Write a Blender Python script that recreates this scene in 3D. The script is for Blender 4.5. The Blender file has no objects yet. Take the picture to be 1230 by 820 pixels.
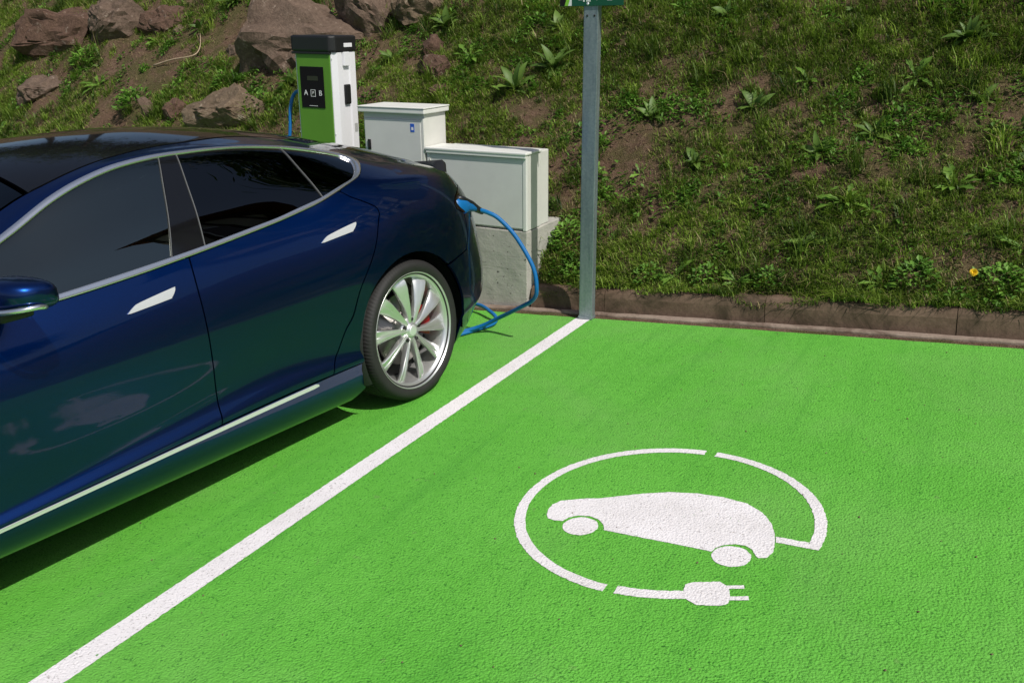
import bpy, bmesh, math, random
import numpy as np
from mathutils import Matrix, Vector
from mathutils.geometry import delaunay_2d_cdt, tessellate_polygon
from mathutils import noise as mnoise

# ------------------------------------------------------------------ camera, sky, sun, exposure
scene = bpy.context.scene
C = scene.collection
# the car park falls gently to the right: everything is laid out on its surface (z = 0), then the
# whole place is turned by this slope so that posts and cabinets stand plumb
SLOPE = math.radians(4.4)
G = Matrix.Rotation(-SLOPE, 4, 'Y')
cam_d = bpy.data.cameras.new('camera'); cam = bpy.data.objects.new('camera', cam_d); C.objects.link(cam)
rt = Vector((.87761, .47320, -.07669)); up = Vector((-.07698, .29701, .95177)); bk = Vector((.47316, -.82938, .29709))
cm = Matrix((rt, up, bk)).transposed().to_4x4(); cm.translation = (0, 0, 1.5885)
cam.matrix_world = G @ cm
cam_d.sensor_width = 36; cam_d.lens = 31.708; cam_d.clip_start = .05; cam_d.clip_end = 2000
scene.camera = cam

SUN_AZ, SUN_EL = math.radians(-23), math.radians(48)     # azimuth from the kerb direction (+X) towards the viewer
sdir = G.to_3x3() @ Vector((math.cos(SUN_EL)*math.cos(SUN_AZ), math.cos(SUN_EL)*math.sin(SUN_AZ), math.sin(SUN_EL)))
world = bpy.data.worlds.new('World'); scene.world = world; world.use_nodes = True
wn = world.node_tree; bg = wn.nodes['Background']
sky = wn.nodes.new('ShaderNodeTexSky'); sky.sky_type = 'NISHITA'; sky.sun_disc = False
sky.sun_elevation = math.asin(sdir.z); sky.sun_rotation = math.atan2(sdir.x, sdir.y)
sky.air_density = 1.0; sky.dust_density = 2.0; sky.ozone_density = 1.5
wn.links.new(sky.outputs[0], bg.inputs[0]); bg.inputs[1].default_value = .085
sun_d = bpy.data.lights.new('sun', 'SUN'); sun_d.energy = 4.3; sun_d.angle = math.radians(.53); sun_d.color = (1, .955, .89)
sun = bpy.data.objects.new('sun', sun_d); C.objects.link(sun)
sun.rotation_euler = (-sdir).to_track_quat('-Z', 'Y').to_euler(); sun.location = sdir * 60
scene.view_settings.view_transform = 'Standard'; scene.view_settings.look = 'None'
scene.view_settings.exposure = 0.0; scene.view_settings.gamma = 1.0
scene.view_settings.use_curve_mapping = False

rnd = random.Random(7)
nrng = np.random.default_rng(7)

# ------------------------------------------------------------------ helpers: objects
def link(name, me, parent=None, mat=None):
    o = bpy.data.objects.new(name, me); C.objects.link(o)
    if mat is not None and me is not None and len(me.materials) == 0: me.materials.append(mat)
    if parent is not None: o.parent = parent
    return o
def empty(name, loc=(0, 0, 0), rot=(0, 0, 0)):
    o = bpy.data.objects.new(name, None); C.objects.link(o); o.empty_display_size = .05
    o.location = loc; o.rotation_euler = rot
    return o
def tag(o, label=None, cat=None, group=None, kind=None):
    if label: o['label'] = label
    if cat: o['category'] = cat
    if group: o['group'] = group
    if kind: o['kind'] = kind
    return o
def mesh(name, verts, faces, smooth=False):
    me = bpy.data.meshes.new(name); me.from_pydata([tuple(v) for v in verts], [], [tuple(f) for f in faces]); me.update()
    if smooth: me.shade_smooth()
    return me
def from_bm(name, bm, smooth=False):
    me = bpy.data.meshes.new(name); bm.normal_update(); bm.to_mesh(me); bm.free()
    if smooth: me.shade_smooth()
    return me
def box_bm(bm, x0, x1, y0, y1, z0, z1, bev=0., seg=2):
    r = bmesh.ops.create_cube(bm, size=1.0); vs = r['verts']
    bmesh.ops.scale(bm, vec=(x1-x0, y1-y0, z1-z0), verts=vs)
    bmesh.ops.translate(bm, vec=((x0+x1)/2, (y0+y1)/2, (z0+z1)/2), verts=vs)
    if bev > 0:
        es = list({e for v in vs for e in v.link_edges})
        bmesh.ops.bevel(bm, geom=es, offset=bev, segments=seg, profile=.6, affect='EDGES')
def box(name, x0, x1, y0, y1, z0, z1, mat, parent=None, bev=.003, seg=2):
    bm = bmesh.new(); box_bm(bm, x0, x1, y0, y1, z0, z1, bev, seg)
    me = from_bm(name, bm); return link(name, me, parent, mat)
def tube_mesh(name, pts, rad, sides=10, caps=True, closed=False):
    pts = [Vector(p) for p in pts]; n = len(pts); V = []; F = []
    prev = None
    for i, p in enumerate(pts):
        t = (pts[min(i+1, n-1)] - pts[max(i-1, 0)]).normalized()
        if prev is None:
            a = Vector((0, 0, 1)) if abs(t.z) < .9 else Vector((1, 0, 0))
            nx = t.cross(a).normalized()
        else: nx = (prev - t * prev.dot(t)).normalized()
        prev = nx; ny = t.cross(nx); r = rad(i/(n-1)) if callable(rad) else rad
        for k in range(sides):
            a = 2*math.pi*k/sides; V.append(p + nx*(r*math.cos(a)) + ny*(r*math.sin(a)))
    for i in range(n-1):
        for k in range(sides):
            k2 = (k+1) % sides; F.append((i*sides+k, i*sides+k2, (i+1)*sides+k2, (i+1)*sides+k))
    if caps:
        F.append(tuple(range(sides-1, -1, -1))); F.append(tuple((n-1)*sides+k for k in range(sides)))
    return mesh(name, V, F, True)
def catmull(pts, per=8):
    P = [Vector(p) for p in pts]; P = [P[0]*2 - P[1]] + P + [P[-1]*2 - P[-2]]; out = []
    for i in range(1, len(P)-2):
        a, b, c, d = P[i-1:i+3]
        for j in range(per):
            t = j/per
            out.append(.5*((2*b) + (c-a)*t + (2*a-5*b+4*c-d)*t*t + (3*b-a-3*c+d)*t**3))
    out.append(P[-2]); return out
def lathe_mesh(name, prof, seg=64, axis='y', a0=0., a1=2*math.pi, smooth=True):
    """prof: (radius, offset along axis)"""
    V = []; F = []; full = abs(a1-a0-2*math.pi) < 1e-6; n = seg if full else seg+1; m = len(prof)
    for i in range(n):
        a = a0 + (a1-a0)*i/seg; c, s = math.cos(a), math.sin(a)
        for r, h in prof: V.append((r*c, h, r*s))
    for i in range(seg):
        j = (i+1) % n
        for k in range(m-1): F.append((i*m+k, i*m+k+1, j*m+k+1, j*m+k))
    return mesh(name, V, F, smooth)
def text_mesh(name, txt, size, mat, parent, loc, rot, align='CENTER', extr=.0006):
    cu = bpy.data.curves.new(name, 'FONT'); cu.body = txt; cu.size = size; cu.align_x = align; cu.align_y = 'CENTER'; cu.extrude = extr
    tmp = bpy.data.objects.new('tmp', cu); C.objects.link(tmp)
    dg = bpy.context.evaluated_depsgraph_get(); me = bpy.data.meshes.new_from_object(tmp.evaluated_get(dg))
    bpy.data.objects.remove(tmp); bpy.data.curves.remove(cu)
    me.materials.clear(); me.name = name
    o = link(name, me, parent, mat); o.location = loc; o.rotation_euler = rot
    return o

# ------------------------------------------------------------------ helpers: materials
def newmat(name):
    m = bpy.data.materials.new(name); m.use_nodes = True
    return m, m.node_tree, m.node_tree.nodes['Principled BSDF']
def setp(b, **k):
    for n, v in k.items(): b.inputs[n.replace('_', ' ')].default_value = v
def N(nt, t, **k):
    n = nt.nodes.new(t)
    for a, v in k.items():
        if a.startswith('i_'): n.inputs[a[2:].replace('_', ' ')].default_value = v
        else: setattr(n, a, v)
    return n
def ramp(nt, fac, stops):
    r = nt.nodes.new('ShaderNodeValToRGB'); e = r.color_ramp.elements
    while len(e) < len(stops): e.new(.5)
    for i, (p, c) in enumerate(stops): e[i].position = p; e[i].color = (*c, 1) if len(c) == 3 else c
    nt.links.new(fac, r.inputs[0]); return r
def noise(nt, vec, scale, detail=4, rough=.55, dist=0.):
    n = N(nt, 'ShaderNodeTexNoise'); n.inputs['Scale'].default_value = scale; n.inputs['Detail'].default_value = detail
    n.inputs['Roughness'].default_value = rough; n.inputs['Distortion'].default_value = dist
    if vec is not None: nt.links.new(vec, n.inputs['Vector'])
    return n
def mix(nt, fac, a, b, mode='MIX'):
    m = nt.nodes.new('ShaderNodeMix'); m.data_type = 'RGBA'; m.blend_type = mode
    for s, x in ((m.inputs[0], fac), (m.inputs[6], a), (m.inputs[7], b)):
        if isinstance(x, (int, float)): s.default_value = x
        elif isinstance(x, tuple): s.default_value = (*x, 1) if len(x) == 3 else x
        else: nt.links.new(x, s)
    return m.outputs[2]
def bump(nt, b, h, strength=.4, dist=.01):
    n = nt.nodes.new('ShaderNodeBump'); n.inputs['Strength'].default_value = strength; n.inputs['Distance'].default_value = dist
    nt.links.new(h, n.inputs['Height']); nt.links.new(n.outputs[0], b.inputs['Normal']); return n
def geo(nt): return N(nt, 'ShaderNodeNewGeometry').outputs['Position']
def objc(nt): return N(nt, 'ShaderNodeTexCoord').outputs['Object']
def simple(name, col, rough=.5, metal=0., var=.0, vscale=8., bstr=0., bscale=60., **k):
    m, nt, b = newmat(name); setp(b, Base_Color=(*col, 1), Roughness=rough, Metallic=metal, **k)
    co = objc(nt)
    if var > 0:
        n = noise(nt, co, vscale, 5, .6)
        r = ramp(nt, n.outputs[0], [(.25, tuple(c*(1-var) for c in col)), (.75, tuple(min(1, c*(1+var)) for c in col))])
        nt.links.new(r.outputs[0], b.inputs['Base Color'])
    if bstr > 0: bump(nt, b, noise(nt, co, bscale, 4, .6).outputs[0], bstr, .004)
    return m

def asphalt_relief(nt, b, strength):
    p = geo(nt)
    v = N(nt, 'ShaderNodeTexVoronoi'); v.inputs['Scale'].default_value = 135; v.feature = 'SMOOTH_F1'; nt.links.new(p, v.inputs['Vector'])
    n1 = noise(nt, p, 150, 3, .65); n2 = noise(nt, p, 38, 2, .5)
    a = N(nt, 'ShaderNodeMath', operation='MULTIPLY_ADD'); nt.links.new(v.outputs['Distance'], a.inputs[0]); a.inputs[1].default_value = -.9
    nt.links.new(n1.outputs[0], a.inputs[2])
    c = N(nt, 'ShaderNodeMath', operation='MULTIPLY_ADD'); nt.links.new(n2.outputs[0], c.inputs[0]); c.inputs[1].default_value = .25
    nt.links.new(a.outputs[0], c.inputs[2])
    bump(nt, b, c.outputs[0], strength*1.25, .009)
    return v, n1, p
def mat_green():
    m, nt, b = newmat('green_road_paint'); setp(b, Roughness=.72); b.inputs['Specular IOR Level'].default_value = .25
    v, n1, p = asphalt_relief(nt, b, .55)
    big = noise(nt, p, 1.3, 4, .6); med = noise(nt, p, 22, 3, .6)
    base = ramp(nt, big.outputs[0], [(.3, (.098, .385, .036)), (.7, (.142, .475, .058))])
    c = mix(nt, .35, base.outputs[0], ramp(nt, med.outputs[0], [(.3, (.095, .375, .034)), (.75, (.155, .505, .068))]).outputs[0])
    pit = ramp(nt, noise(nt, p, 100, 2, .55).outputs[0], [(.60, (0, 0, 0)), (.67, (.9, .9, .9))])
    c = mix(nt, pit.outputs[0], c, (.035, .19, .018))
    # worn dusty film in broad drifting patches
    dust = ramp(nt, noise(nt, p, .7, 5, .65, .4).outputs[0], [(.48, (0, 0, 0)), (.75, (.42, .42, .42))])
    c = mix(nt, dust.outputs[0], c, (.22, .38, .13))
    # long faint brush and tyre drags along the bay
    mp = N(nt, 'ShaderNodeMapping'); mp.inputs['Scale'].default_value = (9, .55, 1); mp.inputs['Rotation'].default_value = (0, 0, .12); nt.links.new(p, mp.inputs[0])
    drag = ramp(nt, noise(nt, mp.outputs[0], 1., 4, .6).outputs[0], [(.54, (0, 0, 0)), (.72, (.30, .30, .30))])
    c = mix(nt, drag.outputs[0], c, (.05, .25, .025))
    spot = ramp(nt, noise(nt, p, 17, 3, .5).outputs[0], [(.70, (0, 0, 0)), (.76, (.35, .35, .35))])
    c = mix(nt, spot.outputs[0], c, (.16, .24, .09))
    nt.links.new(c, b.inputs['Base Color']); return m
def mat_white():
    m, nt, b = newmat('white_road_paint'); setp(b, Roughness=.65); b.inputs['Specular IOR Level'].default_value = .3
    v, n1, p = asphalt_relief(nt, b, .34)
    c = ramp(nt, noise(nt, p, 6, 5, .65).outputs[0], [(.3, (.72, .69, .69)), (.7, (.82, .79, .80))]).outputs[0]
    pit = ramp(nt, noise(nt, p, 105, 2, .55).outputs[0], [(.61, (0, 0, 0)), (.69, (.8, .8, .8))])
    c = mix(nt, pit.outputs[0], c, (.36, .33, .32))
    chip = ramp(nt, noise(nt, p, 48, 4, .7).outputs[0], [(.69, (0, 0, 0)), (.71, (1, 1, 1))]); c = mix(nt, chip.outputs[0], c, (.10, .30, .06))
    grime = ramp(nt, noise(nt, p, 1.6, 5, .65, .5).outputs[0], [(.45, (0, 0, 0)), (.75, (.4, .4, .4))]); c = mix(nt, grime.outputs[0], c, (.56, .53, .50))
    nt.links.new(c, b.inputs['Base Color']); return m
def mat_asphalt():
    m, nt, b = newmat('asphalt'); setp(b, Roughness=.9)
    v, n1, p = asphalt_relief(nt, b, .6)
    r = ramp(nt, n1.outputs[0], [(.3, (.032, .031, .03)), (.7, (.075, .073, .07))]); nt.links.new(r.outputs[0], b.inputs['Base Color']); return m
def mat_concrete(name, a, bcol, stain=None, sc=5., streak=False):
    m, nt, b = newmat(name); setp(b, Roughness=.85); b.inputs['Specular IOR Level'].default_value = .25
    p = geo(nt); n = noise(nt, p, sc, 7, .65); f = noise(nt, p, 60, 4, .6)
    c = mix(nt, .4, ramp(nt, n.outputs[0], [(.3, a), (.7, bcol)]).outputs[0], ramp(nt, f.outputs[0], [(.3, a), (.7, bcol)]).outputs[0])
    if stain:
        s = ramp(nt, noise(nt, p, 2.3, 6, .7, .6).outputs[0], [(.48, (0, 0, 0)), (.62, (1, 1, 1))]); c = mix(nt, s.outputs[0], c, stain)
    if streak:
        mp = N(nt, 'ShaderNodeMapping'); mp.inputs['Scale'].default_value = (6, 6, 90); nt.links.new(p, mp.inputs[0])
        s = ramp(nt, noise(nt, mp.outputs[0], 1., 4, .6).outputs[0], [(.56, (0, 0, 0)), (.66, (.5, .5, .5))]); c = mix(nt, s.outputs[0], c, tuple(x*.62 for x in a))
        h = ramp(nt, noise(nt, p, 38, 2, .5).outputs[0], [(.69, (0, 0, 0)), (.72, (1, 1, 1))]); c = mix(nt, h.outputs[0], c, (.09, .085, .075))
    nt.links.new(c, b.inputs['Base Color'])
    bump(nt, b, mix(nt, .5, n.outputs[0], f.outputs[0]), .5, .008); return m
def mat_soil():
    m, nt, b = newmat('soil'); setp(b, Roughness=.95); b.inputs['Specular IOR Level'].default_value = .1
    p = geo(nt)
    n = noise(nt, p, 2.2, 7, .7); f = noise(nt, p, 30, 6, .7); g = noise(nt, p, 120, 3, .6)
    c = mix(nt, .55, ramp(nt, n.outputs[0], [(.3, (.11, .065, .043)), (.55, (.22, .14, .095)), (.78, (.33, .23, .165))]).outputs[0],
            ramp(nt, f.outputs[0], [(.3, (.06, .035, .023)), (.52, (.16, .10, .066)), (.75, (.33, .23, .165))]).outputs[0])
    moss = ramp(nt, noise(nt, p, 3.3, 6, .7).outputs[0], [(.42, (0, 0, 0)), (.60, (.7, .7, .7))])
    c = mix(nt, moss.outputs[0], c, ramp(nt, g.outputs[0], [(.3, (.045, .058, .014)), (.7, (.13, .135, .042))]).outputs[0])
    nt.links.new(c, b.inputs['Base Color'])
    h = mix(nt, .45, f.outputs[0], g.outputs[0]); bump(nt, b, h, 1., .045); return m
def mat_rock(name, a, bcol, lichen=(.42, .38, .33)):
    m, nt, b = newmat(name); setp(b, Roughness=.9); b.inputs['Specular IOR Level'].default_value = .2
    p = geo(nt); n = noise(nt, p, 3.5, 8, .68, .6); f = noise(nt, p, 26, 6, .7)
    c = mix(nt, .5, ramp(nt, n.outputs[0], [(.28, a), (.72, bcol)]).outputs[0], ramp(nt, f.outputs[0], [(.3, tuple(x*.6 for x in a)), (.7, tuple(x*1.15 for x in bcol))]).outputs[0])
    l = ramp(nt, noise(nt, p, 13, 5, .7).outputs[0], [(.6, (0, 0, 0)), (.7, (.75, .75, .75))]); c = mix(nt, l.outputs[0], c, lichen)
    nt.links.new(c, b.inputs['Base Color']); bump(nt, b, mix(nt, .5, n.outputs[0], f.outputs[0]), .9, .04); return m
def mat_leaf(name, dark, light, trans=.35, rough=.5):
    m, nt, b = newmat(name); setp(b, Roughness=rough); b.inputs['Specular IOR Level'].default_value = .35
    at = N(nt, 'ShaderNodeAttribute', attribute_name='tint')
    oi = N(nt, 'ShaderNodeObjectInfo')
    s = N(nt, 'ShaderNodeMath', operation='MULTIPLY_ADD'); nt.links.new(oi.outputs['Random'], s.inputs[0]); s.inputs[1].default_value = .45; nt.links.new(at.outputs['Fac'], s.inputs[2])
    r = ramp(nt, s.outputs[0], [(.0, dark), (.9, light)])
    nt.links.new(r.outputs[0], b.inputs['Base Color'])
    tr = N(nt, 'ShaderNodeBsdfTranslucent'); nt.links.new(r.outputs[0], tr.inputs[0])
    mx = N(nt, 'ShaderNodeMixShader'); mx.inputs[0].default_value = trans
    out = nt.nodes['Material Output']; nt.links.new(b.outputs[0], mx.inputs[1]); nt.links.new(tr.outputs[0], mx.inputs[2]); nt.links.new(mx.outputs[0], out.inputs[0]); return m
def mat_grass():
    m = mat_leaf('grass_blade', (.026, .062, .006), (.27, .40, .048), .35, .55)
    nt = m.node_tree; r = [n for n in nt.nodes if n.type == 'VALTORGB'][0]; e = r.color_ramp.elements
    n = e.new(.90); n.color = (.24, .25, .06, 1); n = e.new(.96); n.color = (.36, .29, .14, 1)
    e[1].position = .80
    oi = [n for n in nt.nodes if n.type == 'OBJECT_INFO'][0]; mth = [n for n in nt.nodes if n.type == 'MATH'][0]; mth.inputs[1].default_value = 0
    return m
def mat_paint():
    m, nt, b = newmat('deep_blue_car_paint')
    setp(b, Base_Color=(.0015, .017, .13, 1), Metallic=1., Roughness=.34, Coat_Weight=1., Coat_Roughness=.012, Coat_IOR=1.42)
    p = objc(nt); n = noise(nt, p, 900, 1, .5)
    r = ramp(nt, n.outputs[0], [(.35, (.0014, .022, .12)), (.7, (.0026, .042, .21))]); nt.links.new(r.outputs[0], b.inputs['Base Color'])
    # orange peel of the lacquer, far below a millimetre
    bp = nt.nodes.new('ShaderNodeBump'); bp.inputs['Strength'].default_value = .02; bp.inputs['Distance'].default_value = .001
    nt.links.new(noise(nt, p, 260, 2, .5).outputs[0], bp.inputs['Height']); nt.links.new(bp.outputs[0], b.inputs['Coat Normal']); return m
def mat_glass(name, tint, ior=1.6, gloss=(1, 1, 1)):
    m = bpy.data.materials.new(name); m.use_nodes = True; nt = m.node_tree; nt.nodes.clear()
    out = N(nt, 'ShaderNodeOutputMaterial'); mx = N(nt, 'ShaderNodeMixShader'); fr = N(nt, 'ShaderNodeFresnel'); fr.inputs[0].default_value = ior
    tr = N(nt, 'ShaderNodeBsdfTransparent'); tr.inputs[0].default_value = (*tint, 1)
    gl = N(nt, 'ShaderNodeBsdfGlossy'); gl.inputs['Roughness'].default_value = .0; gl.inputs[0].default_value = (*gloss, 1)
    nt.links.new(fr.outputs[0], mx.inputs[0]); nt.links.new(tr.outputs[0], mx.inputs[1]); nt.links.new(gl.outputs[0], mx.inputs[2]); nt.links.new(mx.outputs[0], out.inputs[0]); return m

MT = {}
MT['green'] = mat_green(); MT['white'] = mat_white(); MT['asphalt'] = mat_asphalt()
MT['kerb'] = mat_concrete('stained_kerb_concrete', (.09, .057, .038), (.175, .118, .082), (.052, .038, .022), 11)
MT['gutter'] = mat_concrete('gutter_concrete', (.20, .145, .115), (.32, .25, .20), (.12, .08, .06), 9)
MT['plinth'] = mat_concrete('cast_concrete', (.34, .33, .295), (.50, .48, .43), None, 4, True)
MT['soil'] = mat_soil()
MT['rock_red'] = mat_rock('red_brown_rock', (.060, .034, .024), (.145, .088, .062), (.26, .22, .18))
MT['rock_grey'] = mat_rock('grey_brown_rock', (.080, .053, .038), (.175, .124, .092), (.30, .24, .19))
MT['rock_tan'] = mat_rock('tan_rock', (.095, .065, .042), (.20, .148, .10), (.36, .30, .23))
MT['grass'] = mat_grass()
MT['dock'] = mat_leaf('dock_leaf', (.032, .085, .012), (.14, .235, .04), .3, .5)
MT['dandelion'] = mat_leaf('dandelion_leaf', (.045, .12, .014), (.20, .36, .05), .35, .5)
MT['herb'] = mat_leaf('herb_leaf', (.035, .11, .012), (.18, .36, .045), .35, .55)
MT['petal'] = simple('yellow_petal', (.80, .52, .015), .6)
MT['twig'] = simple('dry_twig', (.36, .27, .18), .85, var=.3, vscale=30)
MT['tree_leaf'] = mat_leaf('tree_leaf', (.018, .045, .010), (.05, .10, .02), .3, .5)
MT['bark'] = simple('bark', (.10, .075, .055), .9, var=.4, vscale=20, bstr=.6, bscale=40)
MT['galv'] = None
MT['paint'] = mat_paint()
MT['black'] = simple('black_plastic', (.010, .010, .011), .5, bstr=.15, bscale=400)
MT['gloss_black'] = simple('gloss_black_trim', (.006, .006, .007), .06)
MT['chrome'] = simple('bright_trim', (.82, .82, .84), .20, .92)
MT['satin'] = simple('satin_trim', (.82, .82, .83), .36, .6)
MT['rubber'] = simple('tyre_rubber', (.013, .0125, .012), .7, var=.25, vscale=14, bstr=.2, bscale=300)
MT['rim'] = simple('silver_wheel_paint', (.68, .68, .67), .31, .78, Coat_Weight=.4, Coat_Roughness=.08)
MT['thin_trim'] = simple('grey_window_seal', (.22, .22, .22), .35, .6)
MT['brake'] = simple('brake_iron', (.20, .19, .18), .35, .9)
MT['red'] = simple('red_caliper', (.24, .012, .010), .4)
MT['glass_f'] = mat_glass('tinted_front_glass', (.09, .115, .11), 2.3, (.92, 1, .90))
MT['glass_r'] = mat_glass('privacy_glass', (.010, .011, .011))
MT['lamp'] = simple('smoked_red_lens', (.006, .002, .002), .16)
MT['cloth'] = simple('dark_seat', (.02, .02, .022), .7)
MT['cab'] = simple('grey_cabinet_paint', (.60, .60, .575), .5, var=.06, vscale=6, bstr=.08, bscale=220)
MT['cab_lid'] = simple('pale_cabinet_lid', (.68, .68, .64), .5, var=.05, vscale=8)
MT['cab_side'] = simple('cream_cabinet_paint', (.62, .615, .57), .5, var=.05, vscale=6, bstr=.06, bscale=200)
MT['blue_sticker'] = simple('blue_sticker', (.02, .10, .50), .45)
MT['charger_green'] = simple('charger_green', (.10, .25, .025), .38, var=.05, vscale=5)
MT['charger_white'] = simple('charger_white', (.72, .72, .74), .35)
MT['screen'] = simple('black_panel_glass', (.006, .006, .007), .12)
MT['lcd'] = simple('lcd', (.03, .035, .022), .2)
MT['print_white'] = simple('white_print', (.72, .72, .72), .6)
MT['sign_green'] = simple('sign_green', (.004, .075, .038), .45)
MT['sign_light'] = simple('sign_light_green', (.22, .50, .04), .45)
MT['cable_blue'] = simple('blue_cable', (.003, .125, .36), .42)
MT['cable_black'] = simple('black_grip', (.012, .013, .016), .4)
def mat_galv():
    m, nt, b = newmat('galvanised_steel'); setp(b, Metallic=.6, Roughness=.42)
    p = objc(nt); mp = N(nt, 'ShaderNodeMapping'); mp.inputs['Scale'].default_value = (60, 60, 4); nt.links.new(p, mp.inputs[0])
    n = noise(nt, mp.outputs[0], 1., 5, .6); v = N(nt, 'ShaderNodeTexVoronoi'); v.inputs['Scale'].default_value = 90; nt.links.new(p, v.inputs['Vector'])
    c = mix(nt, .4, ramp(nt, n.outputs[0], [(.3, (.21, .26, .285)), (.7, (.33, .38, .40))]).outputs[0], ramp(nt, v.outputs['Color'], [(.2, (.18, .23, .25)), (.8, (.30, .35, .37))]).outputs[0])
    nt.links.new(c, b.inputs['Base Color'])
    r = ramp(nt, n.outputs[0], [(.3, (.34,)*3), (.7, (.52,)*3)]); nt.links.new(r.outputs[0], b.inputs['Roughness']); return m
MT['galv'] = mat_galv()

# ------------------------------------------------------------------ the ground, the green bay and its markings
KY = 5.10                                   # foot of the kerb face
def sheet(name, x0, x1, y0, y1, z, mat, nx=1, ny=1):
    V = [(x0 + (x1-x0)*i/nx, y0 + (y1-y0)*j/ny, z) for j in range(ny+1) for i in range(nx+1)]
    F = [(j*(nx+1)+i, j*(nx+1)+i+1, (j+1)*(nx+1)+i+1, (j+1)*(nx+1)+i) for j in range(ny) for i in range(nx)]
    return link(name, mesh(name, V, F), None, mat)
tag(sheet('car_park_asphalt', -300, 300, -300, 5.3, -.008, MT['asphalt']), kind='structure')
def edge_noise(t, amp, f): return amp*mnoise.noise(Vector((t*f, 3.1, 0))) + amp*.6*mnoise.noise(Vector((t*f*3.7, 9.1, 0)))
xs = np.arange(-11, 7.001, .02)
V = [(x, -4.2, 0) for x in xs] + [(x, 5.006 + edge_noise(x, .022, 1.7) + edge_noise(x, .006, 14), 0) for x in xs]
n = len(xs); F = [(i, i+1, n+i+1, n+i) for i in range(n-1)]
green = link('green_bay', mesh('green_bay', V, F), None, MT['green']); tag(green, kind='structure')

def poly_sheet(name, pts, z, mat, parent=None, jitter=.0026, step=.009, th=.0):
    """a painted marking: its outline follows the rough surface"""
    out = []
    m = len(pts)
    for i in range(m):
        a = Vector((*pts[i], 0)); b = Vector((*pts[(i+1) % m], 0)); k = max(1, int((b-a).length/step)); nn = Vector((-(b-a).y, (b-a).x, 0)).normalized()
        for j in range(k):
            q = a.lerp(b, j/k); w = jitter*(mnoise.noise(q*60) + .7*mnoise.noise(q*170)); out.append(q + nn*w)
    tri = tessellate_polygon([out])
    me = mesh(name, [(p.x, p.y, z) for p in out], tri)
    bm = bmesh.new(); bm.from_mesh(me)
    for f in bm.faces:
        if f.normal.z < 0: f.normal_flip()
    bm.to_mesh(me); bm.free()
    return link(name, me, parent, mat)
line = poly_sheet('bay_line', [(-2.358, -4.0), (-2.258, -4.0), (-2.258, 4.985), (-2.285, 5.005), (-2.358, 5.0)], .0018, MT['white'])
tag(line, 'long straight white painted line between the parked car and the empty bay', 'road marking')
poly = poly_sheet
ev = empty('electric_car_symbol', (-1.0, 2.767, 0)); tag(ev, 'white painted symbol of an electric car and plug inside a ring', 'road marking')
def arc(r0, r1, a0, a1, n=90):
    A = [math.radians(a0 + (a1-a0)*i/n) for i in range(n+1)]
    return [(r1*math.cos(a), r1*math.sin(a)) for a in A] + [(r0*math.cos(a), r0*math.sin(a)) for a in reversed(A)]
poly('ring_arc', arc(.507, .547, 91.6, 268.2), .0018, MT['white'], ev)
right_arc = arc(.507, .547, -7.9, 86.8)
poly('ring_arc', right_arc[:-1] + [(.5085, -.038), (.396, -.036), (.405, -.073), (.54, -.0755)], .0018, MT['white'], ev)
poly('plug_cord', arc(.500, .543, 271.9, 296), .0018, MT['white'], ev)
poly('symbol_body', [(-.397, -.165), (-.409, -.13), (-.411, -.09), (-.392, -.05), (-.331, -.012), (-.26, .019), (-.205, .055), (-.119, .110), (-.039, .15), (.058, .174), (.158, .178), (.251, .158), (.315, .112), (.361, .05), (.388, -.016), (.404, -.083), (.41, -.141), (.399, -.178), (.374, -.19), (.359, -.17), (.343, -.142), (.318, -.128), (.285, -.131), (.252, -.148), (.232, -.178), (.226, -.203), (.124, -.200), (-.024, -.199), (-.159, -.197), (-.172, -.165), (-.203, -.135), (-.245, -.122), (-.285, -.132), (-.312, -.158), (-.322, -.188), (-.352, -.195), (-.381, -.189)], .0018, MT['white'], ev)
for cx_, cy_, r_ in ((-.247, -.200, .063), (.293, -.209, .063)):
    poly('symbol_wheel', [(cx_ + r_*math.cos(a*math.pi/24), cy_ + r_*math.sin(a*math.pi/24)) for a in range(48)], .0018, MT['white'], ev)
poly('plug_body', [(.226, -.489), (.213, -.452), (.207, -.42), (.228, -.397), (.300, -.366), (.331, -.384), (.35, -.428), (.356, -.470), (.335, -.49), (.271, -.512)], .0022, MT['white'], ev)
poly('plug_prong', [(.324, -.380), (.372, -.359), (.379, -.376), (.331, -.397)], .0024, MT['white'], ev)
poly('plug_prong', [(.348, -.434), (.400, -.411), (.407, -.430), (.353, -.453)], .0024, MT['white'], ev)

# kerb: single stones with open joints, a low concrete lip in front, dirt in the gap
kerb = link('kerb', None); kerb.empty_display_size = .05; tag(kerb, kind='structure')
def kerb_stone(x0, x1, seed):
    r = random.Random(seed); nx = 14; prof = [(.000, -.05), (.004, .012), (.018, .10), (.030, .126), (.042, .143), (.062, .152), (.115, .153), (.135, .148), (.14, -.05)]
    V = []; F = []; dy = r.uniform(-.006, .006); dz = r.uniform(-.006, .006)
    for i in range(nx+1):
        x = x0 + .002 + (x1-x0-.004)*i/nx
        for j, (y, z) in enumerate(prof):
            w = .007*mnoise.noise(Vector((x*9, y*40, z*30))) + .005*mnoise.noise(Vector((x*31, y*60, z*60)))
            chip = -.012*max(0, mnoise.noise(Vector((x*7, 5, 0))) - .25) if 2 <= j <= 5 else 0
            V.append((x, KY + y + dy + w - chip*.8, z + dz + w*.6 + chip))
    m = len(prof)
    for i in range(nx):
        for j in range(m-1): F.append((i*m+j, (i+1)*m+j, (i+1)*m+j+1, i*m+j+1))
    F.append(tuple(range(m-1, -1, -1))); F.append(tuple(nx*m+j for j in range(m)))
    me = mesh('kerb_stone', V, F); return link('kerb_stone', me, kerb, MT['kerb'])
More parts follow.
